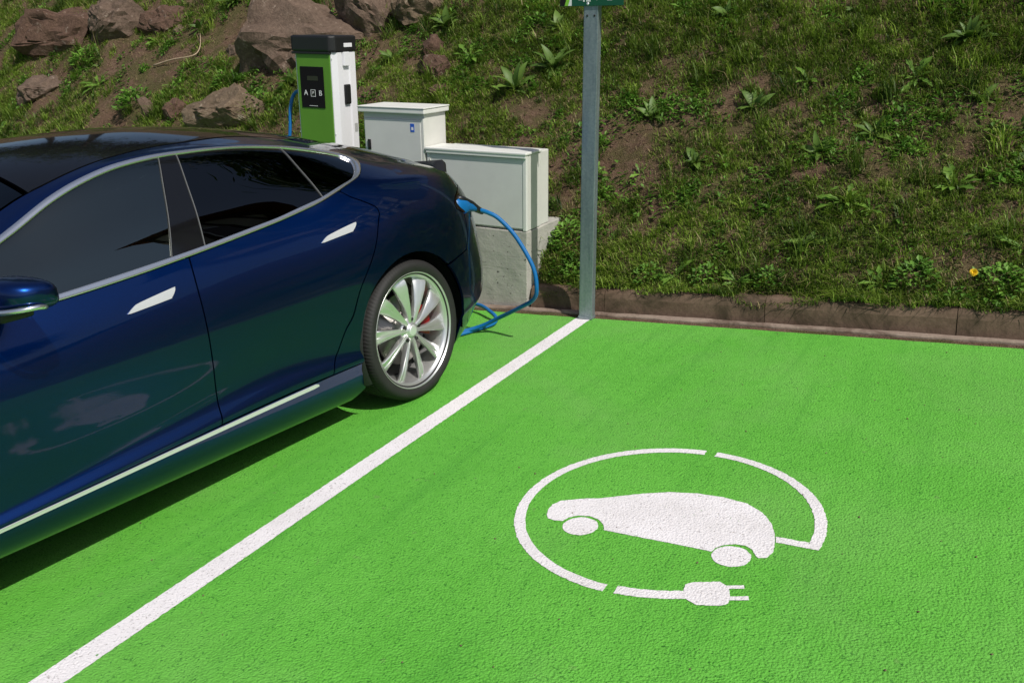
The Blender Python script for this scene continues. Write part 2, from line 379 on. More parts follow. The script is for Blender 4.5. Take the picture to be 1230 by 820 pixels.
kx = -2.77 + .02; edges = [-2.75, -2.22, -1.21, -.20, .80, 1.81, 2.82, 3.83, 4.85, 5.9, 7.0]
for i in range(len(edges)-1): kerb_stone(edges[i], edges[i+1], 10+i)
edges = [-12, -11, -10, -9, -8, -7, -6, -5.4, -4.78]
for i in range(len(edges)-1): kerb_stone(edges[i], edges[i+1], 40+i)
def strip_mesh(name, x0, x1, prof, mat, amp, f, step=.03, seed=0):
    xs = np.arange(x0, x1+1e-6, step); V = []; F = []; m = len(prof)
    for x in xs:
        for j, (y, z) in enumerate(prof):
            w = amp*mnoise.noise(Vector((x*f, y*25+seed, 0))) + amp*.5*mnoise.noise(Vector((x*f*4, y*55+seed, 3)))
            V.append((x, y + w, z + w*.35))
    for i in range(len(xs)-1):
        for j in range(m-1): F.append((i*m+j, (i+1)*m+j, (i+1)*m+j+1, i*m+j+1))
    return link(name, mesh(name, V, F), None, mat)
tag(strip_mesh('gutter', -12, 7, [(5.030, -.02), (5.032, .014), (5.040, .022), (5.074, .023), (5.083, .016), (5.086, -.02)], MT['gutter'], .009, 3.0), kind='structure')
tag(strip_mesh('kerb_dirt', -12, 7, [(4.985, -.006), (5.0, .003), (5.02, .006), (5.05, .003), (5.09, .006), (5.115, .004)], MT['soil'], .012, 6.0, .02, 4), kind='structure')

# the bank
def smooth01(t): t = min(1, max(0, t)); return t*t*(3-2*t)
def hill(x, y):
    t = y - 5.225
    lip_y = 5.178 + .045*mnoise.noise(Vector((x*2.1, 0, 4))) + .018*mnoise.noise(Vector((x*8, 0, 7)))
    if t < .06:
        q = smooth01((y - lip_y)/.035); edge = .09 + q*(.075 + .012*mnoise.noise(Vector((x*5, y*9, 2))) + .010*mnoise.noise(Vector((x*17, y*17, 2))))
        if t < 0: return edge
    else: edge = None
    base = .84*t if t < 5 else .84*5 + (t-5)*.84 - .74*(t-5)**2/6 if t < 8 else .84*5 + 3*.84 - .74*1.5 + (t-8)*.10
    e = smooth01(t/.5); v = Vector((x, y, 0))
    w = .16*mnoise.noise(v*.7) + .07*mnoise.noise(v*1.9 + Vector((7, 0, 0))) + .03*mnoise.noise(v*5) + .012*mnoise.noise(v*14)
    lip = .03*mnoise.noise(Vector((x*2.3, 1, 0)))*(1-smooth01(t/.4))
    z = .155 + base + w*e + lip*.5 + .02*smooth01(t/.1)
    return z if edge is None else edge + (z - edge)*smooth01(t/.06)
ux = np.concatenate([np.arange(-40, -14, .8), np.arange(-14, 3, .05), np.arange(3, 12, .25), np.arange(12, 60, 1.2)])
uy = np.concatenate([np.arange(5.14, 5.6, .015), np.arange(5.6, 9.2, .055), np.arange(9.2, 16, .3), np.arange(16, 60, 2.)])
V = [(x, y, hill(x, y)) for y in uy for x in ux]; nx = len(ux)
F = [(j*nx+i, j*nx+i+1, (j+1)*nx+i+1, (j+1)*nx+i) for j in range(len(uy)-1) for i in range(nx-1)]
tag(link('earth_bank', mesh('earth_bank', V, F, True), None, MT['soil']), kind='structure')
def hill_n(x, y):
    e = .05; return Vector((-(hill(x+e, y)-hill(x-e, y))/(2*e), -(hill(x, y+e)-hill(x, y-e))/(2*e), 1)).normalized()

# ------------------------------------------------------------------ cabinets, charger, post and sign
LEAN = (0, SLOPE, 0)          # plumb, once the sloping ground is taken into account
pl = empty('concrete_plinth', (-2.775, 5.1, 0), LEAN); tag(pl, 'grey cast concrete plinth under the electrical cabinets behind the car', 'plinth')
def rough_box(name, x0, x1, y0, y1, z0, z1, mat, parent, st=.05, amp=.003, bev=.006):
    bm = bmesh.new(); box_bm(bm, x0, x1, y0, y1, z0, z1, bev, 2)
    for ax, (a, b) in enumerate(((x0, x1), (y0, y1), (z0, z1))):
        k = int((b-a)/st)
        for i in range(1, k):
            co = [0, 0, 0]; co[ax] = a + (b-a)*i/k; no = [0, 0, 0]; no[ax] = 1
            bmesh.ops.bisect_plane(bm, geom=bm.verts[:]+bm.edges[:]+bm.faces[:], plane_co=co, plane_no=no)
    for v in bm.verts:
        c = v.co; v.co += Vector((mnoise.noise(c*9), mnoise.noise(c*9+Vector((5, 0, 0))), mnoise.noise(c*9+Vector((0, 5, 0)))))*amp + Vector((mnoise.noise(c*30), mnoise.noise(c*30+Vector((5, 0, 0))), 0))*amp*.4
    return link(name, from_bm(name, bm), parent, mat)
rough_box('plinth_block', -.80, 0, 0, .55, -.1, .518, MT['plinth'], pl)
rough_box('plinth_block', -2.05, -.806, .012, .55, -.1, .506, MT['plinth'], pl)

c2 = empty('low_cabinet', (-2.775, 5.1, 0), LEAN); tag(c2, 'low wide grey electrical cabinet on the concrete plinth, right of the taller one', 'cabinet')
box('carcass', -.748, -.004, .022, .215, .521, 1.006, MT['cab_side'], c2, .006)
box('rear_box', -.738, -.012, .2165, .345, .521, 1.012, MT['cab_side'], c2, .008)
d = box('door', -.728, -.030, .004, .0215, .535, .985, MT['cab'], c2, .004)
box('door_frame', -.750, -.7285, .002, .026, .5215, 1.008, MT['cab_lid'], c2, .004)
box('door_frame', -.0295, -.002, .001, .028, .5215, 1.008, MT['cab_lid'], c2, .005)
box('lid', -.758, .004, -.014, .2155, 1.0075, 1.026, MT['cab_lid'], c2, .008, 3)
box('lid_lip', -.752, -.002, -.010, .0035, .988, 1.0125, MT['cab_lid'], c2, .004)
for zz in (.60, .93): box('hinge', -.7286, -.722, -.002, .006, zz-.022, zz+.022, MT['cab_side'], c2, .002)

c1 = empty('tall_cabinet', (-2.775, 5.1, 0), LEAN); tag(c1, 'taller pale grey electrical cabinet with blue sticker, beside the charger', 'cabinet')
box('carcass', -1.262, -.764, .010, .27, .50, 1.235, MT['cab_side'], c1, .006)
dr = box('door', -1.246, -.786, -.008, .0095, .53, 1.195, MT['cab'], c1, .005)
box('door_edge', -.785, -.764, -.004, .0098, .52, 1.205, MT['cab_side'], c1, .003)
lid = box('lid', -1.282, -.742, -.028, .285, 1.2365, 1.268, MT['cab_lid'], c1, .008, 3)
bm = bmesh.new()
for q in ((-1.286, -.738, -.032, .289, 1.2685, 1.278),): box_bm(bm, *q, .006)
link('lid_cap', from_bm('lid_cap', bm), c1, MT['cab_lid'])
bm = bmesh.new(); box_bm(bm, -1.222, -1.196, -.0165, -.0085, .985, 1.055, .0039, 3); lk = link('lock', from_bm('lock', bm, True), dr, MT['black'])
box('lock_lever', -1.214, -1.204, -.025, -.0168, 1.0, 1.04, MT['black'], dr, .003)
st = box('sticker', -.866, -.835, -.0096, -.0084, 1.118, 1.172, MT['blue_sticker'], dr, 0)
box('sticker_print', -.858, -.842, -.0102, -.0097, 1.13, 1.15, MT['print_white'], dr, 0)

ch = empty('charging_station', (-4.50, 5.15, 0), (0, math.radians(5.3), 0)); tag(ch, 'green and white electric car charging station with black cap, behind the car', 'charger')
box('base', -.19, .19, -.01, .27, .0, .54, MT['plinth'], ch, .008)
# housing: chamfered white column
def prism(name, poly2, z0, z1, mat, parent, bev=.0):
    bm = bmesh.new(); lo = [bm.verts.new((x, y, z0)) for x, y in poly2]; hi = [bm.verts.new((x, y, z1)) for x, y in poly2]; n = len(poly2)
    bm.faces.new(lo[::-1]); bm.faces.new(hi)
    for i in range(n): bm.faces.new((lo[i], lo[(i+1) % n], hi[(i+1) % n], hi[i]))
    if bev: bmesh.ops.bevel(bm, geom=bm.edges[:], offset=bev, segments=2, profile=.6, affect='EDGES')
    bmesh.ops.recalc_face_normals(bm, faces=bm.faces[:])
    return link(name, from_bm(name, bm), parent, mat)
prism('housing', [(-.176, .012), (-.163, .0), (.150, .0), (.178, .034), (.178, .085), (.170, .092), (.170, .165), (.178, .172), (.178, .235), (-.176, .235)], .53, 1.752, MT['charger_white'], ch, .003)
fp = box('front_panel', -.152, .146, -.010, -.0005, .56, 1.748, MT['charger_green'], ch, .004)
disp = box('display_panel', -.122, .085, -.0135, -.0105, 1.375, 1.655, MT['screen'], fp, .003)
box('lcd', -.060, .035, -.0146, -.0138, 1.562, 1.592, MT['lcd'], fp, 0)
R90 = (math.pi/2, 0, 0)
text_mesh('letter', 'A', .052, MT['print_white'], fp, (-.080, -.0142, 1.476), R90)
text_mesh('letter', 'B', .052, MT['print_white'], fp, (.050, -.0142, 1.476), R90)
for q in ((-.036, -.033, 1.452, 1.50), (.003, .006, 1.452, 1.50), (-.0329, .0029, 1.452, 1.455), (-.0329, .0029, 1.497, 1.50)): box('card_icon', q[0], q[1], -.0148, -.0138, q[2], q[3], MT['print_white'], fp, 0)
text_mesh('letter', 'P', .030, MT['print_white'], fp, (-.015, -.0142, 1.476), R90)
box('print_line', -.055, .02, -.0146, -.0138, 1.388, 1.391, MT['print_white'], fp, 0)
# cap with a drooping right side
prism('cap', [(-.186, -.012), (-.172, -.022), (.150, -.022), (.186, .012), (.186, .245), (-.186, .245)], 1.755, 1.862, MT['black'], ch, .014)
box('cap_skirt', -.184, .152, -.020, .242, 1.738, 1.7545, MT['black'], ch, .004)
box('side_lamp', .1865, .1905, .10, .19, 1.785, 1.812, MT['charger_white'], ch, .002)
prism('socket_hood', [(.171, .095), (.190, .100), (.190, .157), (.171, .162)], 1.66, 1.7535, MT['charger_white'], ch, .004)
so = box('socket', .1705, .186, .098, .158, 1.40, 1.535, MT['black'], ch, .006)
box('socket_flap', .1862, .191, .104, .152, 1.41, 1.525, MT['black'], so, .003)
box('vent', .1785, .1795, .05, .056, 1.05, 1.07, MT['black'], ch, 0)
for sx_ in (-.168, .158):
    for sz_ in (.62, 1.20, 1.71):
        me = lathe_mesh('screw', [(.0001, -.0020), (.004, -.0018), (.0045, -.0002)], 10); o = link('screw', me, ch, MT['satin']); o.location = (sx_, -.0006, sz_)
box('rating_plate', .1785, .1792, .19, .225, 1.20, 1.26, MT['satin'], ch, 0)
box('holster', -.205, -.1765, .09, .15, 1.40, 1.53, MT['black'], ch, .006)

post = empty('sign_post', (-2.288, 4.985, 0), LEAN); tag(post, 'galvanised steel sign post standing at the end of the white line', 'sign post')
bm = bmesh.new()
box_bm(bm, -.045, .043, -.026, .026, 0, 2.45, .004, 2)
link('tube', from_bm('tube', bm), post, MT['galv'])
box('foot', -.048, .046, -.030, .030, .0042, .022, MT['galv'], post, .003)
for bx_ in (-.022, .022):
    me = lathe_mesh('bolt', [(.0001, -.0262), (.006, -.0262), (.006, -.0285), (.0001, -.0288)], 10); o = link('bolt', me, post, MT['black']); o.location = (bx_, 0, 1.795)
sg = empty('sign_board', (-2.288, 4.985, 0), LEAN); tag(sg, 'dark green sign board with light green corner stripe on top of the post', 'sign')
box('board', -.190, .195, -.034, -.0285, 1.846, 2.40, MT['sign_green'], sg, .001)
def flat(name, pts, y, mat, parent):
    me = mesh(name, [(x, y, z) for x, z in pts], [tuple(range(len(pts)))]); return link(name, me, parent, mat)
flat('black_field', [(-.1895, 1.848), (-.160, 1.848), (-.05, 2.20), (-.1895, 2.20)], -.0346, MT['screen'], sg)
flat('light_stripe', [(-.160, 1.848), (-.138, 1.848), (-.028, 2.20), (-.05, 2.20)], -.0347, MT['sign_light'], sg)
flat('white_stripe', [(-.138, 1.848), (-.116, 1.848), (-.116, 1.92)], -.0348, MT['print_white'], sg)
for x0, x1, z0, z1 in ((-.075, -.052, 1.877, 1.8795), (-.046, -.036, 1.868, 1.890), (-.026, -.0185, 1.868, 1.890), (-.0168, -.0095, 1.868, 1.890), (-.008, -.001, 1.868, 1.890), (.035, .041, 1.876, 1.882), (.05, .09, 1.8785, 1.8797), (.102, .106, 1.872, 1.888), (.108, .13, 1.873, 1.8745)):
    flat('sign_print', [(x0, z0), (x1, z0), (x1, z1), (x0, z1)], -.0349, MT['print_white'], sg)
me = lathe_mesh('bolt', [(.0001, -.036), (.007, -.036), (.008, -.0345)], 10); o = link('bolt', me, sg, MT['satin']); o.location = (-.018, 0, 1.857)

# ------------------------------------------------------------------ charging cable
cab = empty('charging_cable', (-2.56, 4.05, 0)); tag(cab, 'blue charging cable plugged into the rear corner of the blue car', 'cable')
def rel(p): return (p[0]+2.56, p[1]-4.05, p[2])
cp_ = [(-2.583, 4.245, .822), (-2.555, 4.33, .785), (-2.510, 4.37, .742), (-2.430, 4.40, .636), (-2.343, 4.41, .470), (-2.327, 4.41, .345), (-2.362, 4.43, .270), (-2.477, 4.47, .203), (-2.665, 4.535, .108), (-2.80, 4.53, .045), (-2.92, 4.455, .020), (-3.08, 4.33, .016), (-3.25, 4.22, .016), (-3.33, 4.11, .016), (-3.25, 4.03, .016), (-3.12, 4.10, .016), (-2.98, 4.29, .016), (-2.895, 4.43, .016), (-2.835, 4.56, .018), (-2.795, 4.68, .020), (-2.825, 4.77, .030), (-2.90, 4.83, .05), (-3.05, 4.93, .06), (-3.3, 5.0, .04), (-3.7, 4.98, .018), (-4.2, 4.95, .018), (-4.6, 4.98, .04), (-4.80, 5.08, .35), (-4.76, 5.17, .9), (-4.708, 5.21, 1.22), (-4.690, 5.23, 1.38), (-4.65, 5.25, 1.475), (-4.56, 5.26, 1.50)]
link('cord', tube_mesh('cord', catmull([rel(p) for p in cp_], 10), .0125, 12), cab, MT['cable_blue'])
# connector: a blue barrel with a black grip bending into the cord
ax0, ax1 = Vector((-2.572, 4.02, .872)), Vector((-2.583, 4.245, .822))
def loft(name, p0, p1, prof, mat, parent, sides=18, upv=Vector((0, 0, 1))):
    t = (p1-p0).normalized(); sx = t.cross(upv).normalized(); sz = sx.cross(t); V = []; F = []
    for (f, w, h, dz) in prof:
        c = p0.lerp(p1, f) + sz*dz
        for k in range(sides):
            a = 2*math.pi*k/sides; ca, sa = math.cos(a), math.sin(a)
            V.append(c + sx*(w*math.copysign(abs(ca)**.75, ca)) + sz*(h*math.copysign(abs(sa)**.75, sa)))
    m = len(prof)
    for i in range(m-1):
        for k in range(sides): F.append((i*sides+k, i*sides+(k+1) % sides, (i+1)*sides+(k+1) % sides, (i+1)*sides+k))
    F.append(tuple(range(sides-1, -1, -1))); F.append(tuple((m-1)*sides+k for k in range(sides)))
    me = mesh(name, V, F, True); return link(name, me, parent, mat)
A0, A1 = Vector(rel(ax0)), Vector(rel(ax1))
cn = loft('connector', A0, A1, [(-.20, .040, .042, 0), (.0, .044, .046, 0), (.20, .045, .048, 0), (.32, .041, .043, .003), (.48, .032, .031, .008), (.68, .028, .026, .008), (.84, .024, .023, .005), (.90, .022, .021, .004)], MT['cable_blue'], cab)
loft('grip', A0, A1, [(-.02, .034, .016, .044), (.2, .037, .019, .042), (.45, .030, .018, .034), (.7, .028, .018, .024), (.92, .023, .020, .008), (1.08, .019, .019, -.002), (1.30, .016, .016, -.012)], MT['cable_black'], cn)

# --- CAR SURFACE BEGIN
def pchip(xs, ys):
    xs = np.asarray(xs, float); ys = np.asarray(ys, float)
    o = np.argsort(xs); xs = xs[o]; ys = ys[o]
    h = np.diff(xs); d = np.diff(ys) / h; m = np.zeros(len(xs))
    for i in range(1, len(xs) - 1):
        if d[i-1] * d[i] > 0:
            w1 = 2*h[i] + h[i-1]; w2 = h[i] + 2*h[i-1]
            m[i] = (w1 + w2) / (w1 / d[i-1] + w2 / d[i])
    m[0] = d[0]; m[-1] = d[-1]
    def f(x):
        x = np.clip(x, xs[0], xs[-1])
        i = np.clip(np.searchsorted(xs, x) - 1, 0, len(xs) - 2)
        t = (x - xs[i]) / h[i]
        return ((1 + 2*t) * (1-t)**2 * ys[i] + t * (1-t)**2 * h[i] * m[i]
                + t*t * (3 - 2*t) * ys[i+1] + t*t * (t-1) * h[i] * m[i+1])
    return f
UG = np.linspace(-1.2, 4.0, 1041)
def smooth(xs, ys, sig=.06):
    g = pchip(xs, ys)(UG); n = int(4*sig/.005)
    k = np.exp(-.5 * (np.arange(-n, n+1) * .005 / sig)**2); k /= k.sum()
    return np.convolve(np.pad(g, n, 'edge'), k, 'valid')
Z0 = np.array([.140, .145, .158, .200, .245, .280, .305, .335, .375, .42, .50, .58, .66, .74, .82, .89, .955])
Y0 = np.array([.60, .80, .868, .908, .926, .934, .938, .941, .925, .9145, .9165, .9178, .9155, .9065, .890, .866, .836])
ZT = np.array([.20, .20, .22, .26, .31, .36, .41, .45, .50, .55, .62, .69, .76, .83, .89, .945, .985])
XT = np.array([-.62, -.66, -.72, -.83, -.92, -.98, -1.02, -1.06, -1.09, -1.09, -1.085, -1.07, -1.05, -1.03, -1.01, -.985, -.965])
ZN = np.array([.20, .20, .20, .22, .25, .28, .31, .34, .38, .42, .46, .50, .54, .58, .61, .635, .655])
BW = np.array([0, 0, .1, .2, .3, .4, .5, .55, .75, .9, 1, 1, 1, 1, .95, .8, .5])
K = 25
belt = smooth([3.9, 3.4, 2.96, 2.6, 2.2, 1.7, 1.2, .7, .3, 0, -.3, -.6, -1.0], [.66, .76, .85, .90, .935, .947, .972, 1.012, 1.045, 1.055, 1.045, 1.02, .985])
Tz = smooth([3.9, 3.4, 2.96, 2.6, 2.42, 2.2, 1.95, 1.714, 1.517, 1.38, 1.215, 1.03, .84, .64, .42, .225, 0, -.3, -.6, -1.0],
            [.68, .80, .89, .945, .985, 1.03, 1.10, 1.18, 1.262, 1.303, 1.333, 1.343, 1.339, 1.326, 1.30, 1.266, 1.215, 1.145, 1.08, 1.005], .04)
Ty = smooth([3.9, 2.96, 2.6, 2.42, 2.2, 1.95, 1.7, 1.5, 1.2, .8, .4, 0, -.3, -.6, -1.0], [.60, .66, .74, .775, .765, .745, .70, .665, .635, .625, .622, .625, .635, .645, .65])
Cz = smooth([3.9, 3.6, 3.2, 2.8, 2.5, 2.42, 2.2, 1.95, 1.7, 1.5, 1.3, 1.11, .93, .7, .43, .18, .03, -.28, -.48, -.66, -.8, -1.0],
            [.66, .78, .89, .955, .995, 1.01, 1.112, 1.228, 1.338, 1.405, 1.436, 1.446, 1.446, 1.432, 1.402, 1.361, 1.334, 1.258, 1.188, 1.122, 1.075, 1.01], .04)
flare = smooth([3.9, 2.4, 2.0, 1.73, 1.46, 1.2, .975, .8, .6, .45, .2, -1.1], [.4, .4, .45, .64, .82, 1.0, 1.25, 1.30, 1.1, .8, .5, .4], .16)
def cub(tab, u): return np.interp(u, UG, tab)
def rows(u):
    u = np.asarray(u, float); n = len(u); R = np.zeros((n, K, 3))
    zb = cub(belt, u); tz = cub(Tz, u); ty = cub(Ty, u); cz = cub(Cz, u); g = cub(flare, u)
    uc = np.clip(u, -.12, 4)
    br = np.exp(-.5 * ((uc + .05) / np.where(uc < -.05, .6, .43))**2) * .066
    bf = np.exp(-.5 * ((u - 2.96) / .42)**2) * .056
    wf = 1 - .03 * np.clip((u - 1.6) / 1.2, 0, 1)**2
    for k in range(17):
        z = np.full(n, Z0[k])
        z = z + (0, 1, 1, .8, .4, .1, 0, 0)[min(k, 7)]*.035*(np.clip(u, .2, 2.4) - 1.5)*(u < 2.6)
        if k > 6: z = .305 + (Z0[k] - .305) * (zb - .305) / .65
        y = np.full(n, Y0[k])
        if k in (7, 8, 9, 10):
            q = (.305 + np.array([.03, .07, .115, .20])[k-7] * (g if k < 10 else .5 + .5*g))
            z = q
            y = .946 + (Y0[k] - .946) * (.6 + .4*np.clip(g, .4, 1.3))
        if k in (11, 12):
            z = z + (.03 if k == 11 else .012) * np.clip(g - 1, 0, 1)
        R[:, k, 0] = u; R[:, k, 1] = y * wf + BW[k] * (br + bf); R[:, k, 2] = z
    by = R[:, 16, 1]
    for k, t, b in ((17, .33, .012), (18, .68, .011)):
        R[:, k, 0] = u; R[:, k, 1] = by + (ty - by)*t + b; R[:, k, 2] = zb + (tz - zb)*t + .005
    for k, fr in ((19, 1.), (20, .93), (21, .86), (22, .6), (23, .3), (24, 0.)):
        R[:, k, 0] = u; R[:, k, 1] = ty*fr; R[:, k, 2] = tz + (cz - tz) * (1 - fr**2.2)
    # tail wrap
    s = np.clip((-.2 - u) / .89, 0, 1); sm = s*s*(3 - 2*s); gs = np.sin(s*np.pi/2)
    XE = np.concatenate([XT, [-.955, -.945, -.935, -.935, -.93, -.93, -.93, -.93]])
    for k in range(K):
        p = 2.55
        m = u < -.2
        R[:, k, 0] = np.where(m, -.2 + (XE[k] + .2)*gs, R[:, k, 0])
        R[:, k, 1] *= np.where(m, (1 - gs**p + 1e-12)**(1/p), 1)
        if k < 17: R[:, k, 2] = np.where(m, R[:, k, 2] + (ZT[k] - R[:, k, 2])*sm, R[:, k, 2])
    # nose wrap
    s = np.clip((u - 3.1) / .79, 0, 1); sm = s*s*(3 - 2*s); gs = np.sin(s*np.pi/2)
    for k in range(K):
        m = u > 3.1; xe = 3.89 - .10*max(0, (8 - k))/8 - .10*max(0, k - 10)/14
        R[:, k, 0] = np.where(m, 3.1 + (xe - 3.1)*gs, R[:, k, 0])
        R[:, k, 1] *= np.where(m, (1 - gs**2.5 + 1e-12)**(1/2.5), 1)
        if k < 17: R[:, k, 2] = np.where(m, R[:, k, 2] + (ZN[k] - R[:, k, 2])*sm, R[:, k, 2])
    return R
_r = rows(np.array([1.2]))[0]
TK = np.concatenate([[0], np.cumsum(np.linalg.norm(np.diff(_r, axis=0), axis=1)**.7)])
def _spline_matrix(t):
    n = len(t); h = np.diff(t); A = np.eye(n); B = np.zeros((n, n))
    for i in range(1, n-1):
        A[i, i-1] = h[i-1]; A[i, i] = 2*(h[i-1] + h[i]); A[i, i+1] = h[i]
        B[i, i+1] = 6/h[i]; B[i, i] = -6/h[i] - 6/h[i-1]; B[i, i-1] = 6/h[i-1]
    return np.linalg.solve(A, B)
DM = _spline_matrix(TK)
def vweights(v):            # v in row units 0..24
    v = np.clip(np.asarray(v, float), 0, K-1); i = np.minimum(v.astype(int), K-2)
    t = TK[i] + (v - i)*(TK[i+1] - TK[i]); h = TK[i+1] - TK[i]
    a = (TK[i+1] - t)/h; b = 1 - a; W = np.zeros((len(v), K)); r = np.arange(len(v))
    W[r, i] += a; W[r, i+1] += b
    return W + ((a**3 - a)*h*h/6)[:, None]*DM[i] + ((b**3 - b)*h*h/6)[:, None]*DM[i+1]
def S(u, v):
    u = np.atleast_1d(np.asarray(u, float)); v = np.atleast_1d(np.asarray(v, float))
    return np.einsum('nk,nkc->nc', vweights(v), rows(u))
def SN(u, v):
    e = .012; d = .02
    a = S(np.clip(u+e, -1.0895, 3.8895), v) - S(np.clip(u-e, -1.0895, 3.8895), v)
    b = S(u, np.clip(v+d, 0, K-1)) - S(u, np.clip(v-d, 0, K-1))
    n = np.cross(a, b); n /= np.linalg.norm(n, axis=1)[:, None] + 1e-12
    return -n if False else n
def uv_of(x, z):            # side view -> surface parameters, for the flank below the roof rail
    x = np.atleast_1d(np.asarray(x, float)); z = np.atleast_1d(np.asarray(z, float)); u = x.copy()
    for _ in range(25):
        lo = np.full(len(x), 2.); hi = np.full(len(x), 23.)
        for _b in range(40):
            mid = (lo + hi)/2; zz = S(u, mid)[:, 2]; lo = np.where(zz < z, mid, lo); hi = np.where(zz < z, hi, mid)
        v = (lo + hi)/2; dx = x - S(u, v)[:, 0]; u = np.clip(u + .8*dx, -1.0895, 3.8895)
    return u, v
# --- CAR SURFACE END

# ------------------------------------------------------------------ the car: body panels cut from one smooth surface
AL = np.concatenate([[0], np.cumsum(np.linalg.norm(np.diff(_r, axis=0), axis=1))])
def v2w(v): return np.interp(v, np.arange(K), AL)
def w2v(w): return np.interp(w, AL, np.arange(K))
def normals(u, v): return -SN(u, v)
def inside(P, poly):
    x, y = P[:, 0], P[:, 1]; c = np.zeros(len(P), bool); n = len(poly)
    for i in range(n):
        x1, y1 = poly[i]; x2, y2 = poly[(i+1) % n]
        if y1 == y2: continue
        t = ((y1 > y) != (y2 > y)) & (x < (x2-x1)*(y-y1)/(y2-y1) + x1); c ^= t
    return c
def densify(poly, step):
    out = []; n = len(poly)
    for i in range(n):
        a, b = np.array(poly[i]), np.array(poly[(i+1) % n]); k = max(1, int(np.ceil(np.linalg.norm(b-a)/step)))
        for j in range(k): out.append(a + (b-a)*j/k)
    return np.array(out)
def smooth_line(pts, per=5):
    """catmull-rom through 2-D points, end points kept"""
    P = np.array(pts, float); P = np.vstack([2*P[0]-P[1], P, 2*P[-1]-P[-2]]); out = []
    for i in range(1, len(P)-2):
        a, b, c, d = P[i-1:i+3]
        for t in np.linspace(0, 1, per, endpoint=False): out.append(.5*((2*b)+(c-a)*t+(2*a-5*b+4*c-d)*t*t+(3*b-a-3*c+d)*t**3))
    out.append(P[-2]); return [tuple(q) for q in out]
def inset_poly(p, d):
    n = len(p); A = .5*sum(p[i][0]*p[(i+1) % n][1]-p[(i+1) % n][0]*p[i][1] for i in range(n)); s = 1 if A > 0 else -1; out = []
    for i in range(n):
        a, b, c = p[i-1], p[i], p[(i+1) % n]; e1 = b-a; e2 = c-b
        e1 = e1/(np.linalg.norm(e1)+1e-9); e2 = e2/(np.linalg.norm(e2)+1e-9)
        nn = np.array([-(e1+e2)[1], (e1+e2)[0]]); L = np.linalg.norm(nn)
        out.append(b + s*d*nn/max(L, .35)*min(1.6, 2/max(L, .7)) if L > 1e-6 else b)
    return np.array(out)
def panel_data(poly_uv, sp=.03, off=0., skirt=.014, inset=.003):
    P = np.array([(u, v2w(v)) for u, v in poly_uv], float)
    B = densify(P, sp*.5); B = inset_poly(B, inset)
    lo, hi = B.min(0), B.max(0); g = []
    xs = np.arange(lo[0], hi[0], sp); ys = np.arange(lo[1], hi[1], sp*.87)
    for j, y in enumerate(ys):
        for x in xs: g.append((x + (sp/2 if j % 2 else 0), y))
    g = np.array(g); g = g[inside(g, B)]
    keep = np.ones(len(g), bool)
    for i in range(0, len(B)): keep &= ((g-B[i])**2).sum(1) > (sp*.42)**2
    g = g[keep]; n = len(B)
    vs, es, fs, *_ = delaunay_2d_cdt([Vector(p) for p in B] + [Vector(p) for p in g], [(i, (i+1) % n) for i in range(n)], [], 1, 1e-7)
    q = np.array([(p.x, p.y) for p in vs]); u = q[:, 0]; v = w2v(q[:, 1])
    u = np.clip(u, -1.0895, 3.8895)
    pos = S(u, v); nor = normals(u, v); pos = pos + nor*off
    tris = []
    for f in fs:
        a, b, c = f; nn = np.cross(pos[b]-pos[a], pos[c]-pos[a])
        tris.append((a, b, c) if nn @ (nor[a]+nor[b]+nor[c]) >= 0 else (a, c, b))
    V = [tuple(x) for x in pos]; NN = [tuple(x) for x in nor]
    if skirt:
        cnt = {}
        for t in tris:
            for e in ((t[0], t[1]), (t[1], t[2]), (t[2], t[0])): cnt[e] = cnt.get(e, 0)+1
        be = [e for e in cnt if (e[1], e[0]) not in cnt]; m1 = {}; m2 = {}
        for e in be:
            for i in e:
                if i not in m1:
                    m1[i] = len(V); V.append(tuple(pos[i])); m2[i] = len(V); V.append(tuple(pos[i]-nor[i]*skirt))
                    NN += [(0, 0, 0), (0, 0, 0)]
        for a, b in be:
            tris.append((m1[b], m1[a], m2[a], m2[b]))
    return V, tris, NN
def build_panel(name, data, mat, parent, mirror=False, both=False):
    V, F, NN = data
    if mirror: V = [(x, -y, z) for x, y, z in V]; F = [f[::-1] for f in F]; NN = [(x, -y, z) for x, y, z in NN]
    if both:
        n = len(V); V = V + [(x, -y, z) for x, y, z in V]; F = F + [tuple(i+n for i in f[::-1]) for f in F]; NN = NN + [(x, -y, z) for x, y, z in NN]
    me = mesh(name, V, F, True); me.normals_split_custom_set_from_vertices(NN)
    return link(name, me, parent, mat)
def panel(name, poly, mat, parent, mirror=False, both=False, **k): return build_panel(name, panel_data(poly, **k), mat, parent, mirror, both)
def arch(cx, cz, R, a0, a1, n=22):
    A = np.radians(np.linspace(a0, a1, n)); u, v = uv_of(cx + R*np.cos(A), cz + R*np.sin(A)); return list(zip(u, v))

car = empty('parked_car', (0, 0, 0)); tag(car, 'dark blue electric car parked in the left bay, plugged in at its tail', 'car')
CO = Vector((-3.48646, 3.56098, 0)); cyaw = math.atan2(-.99709, -.07629)
car.location = CO; car.rotation_euler = (0, 0, cyaw)

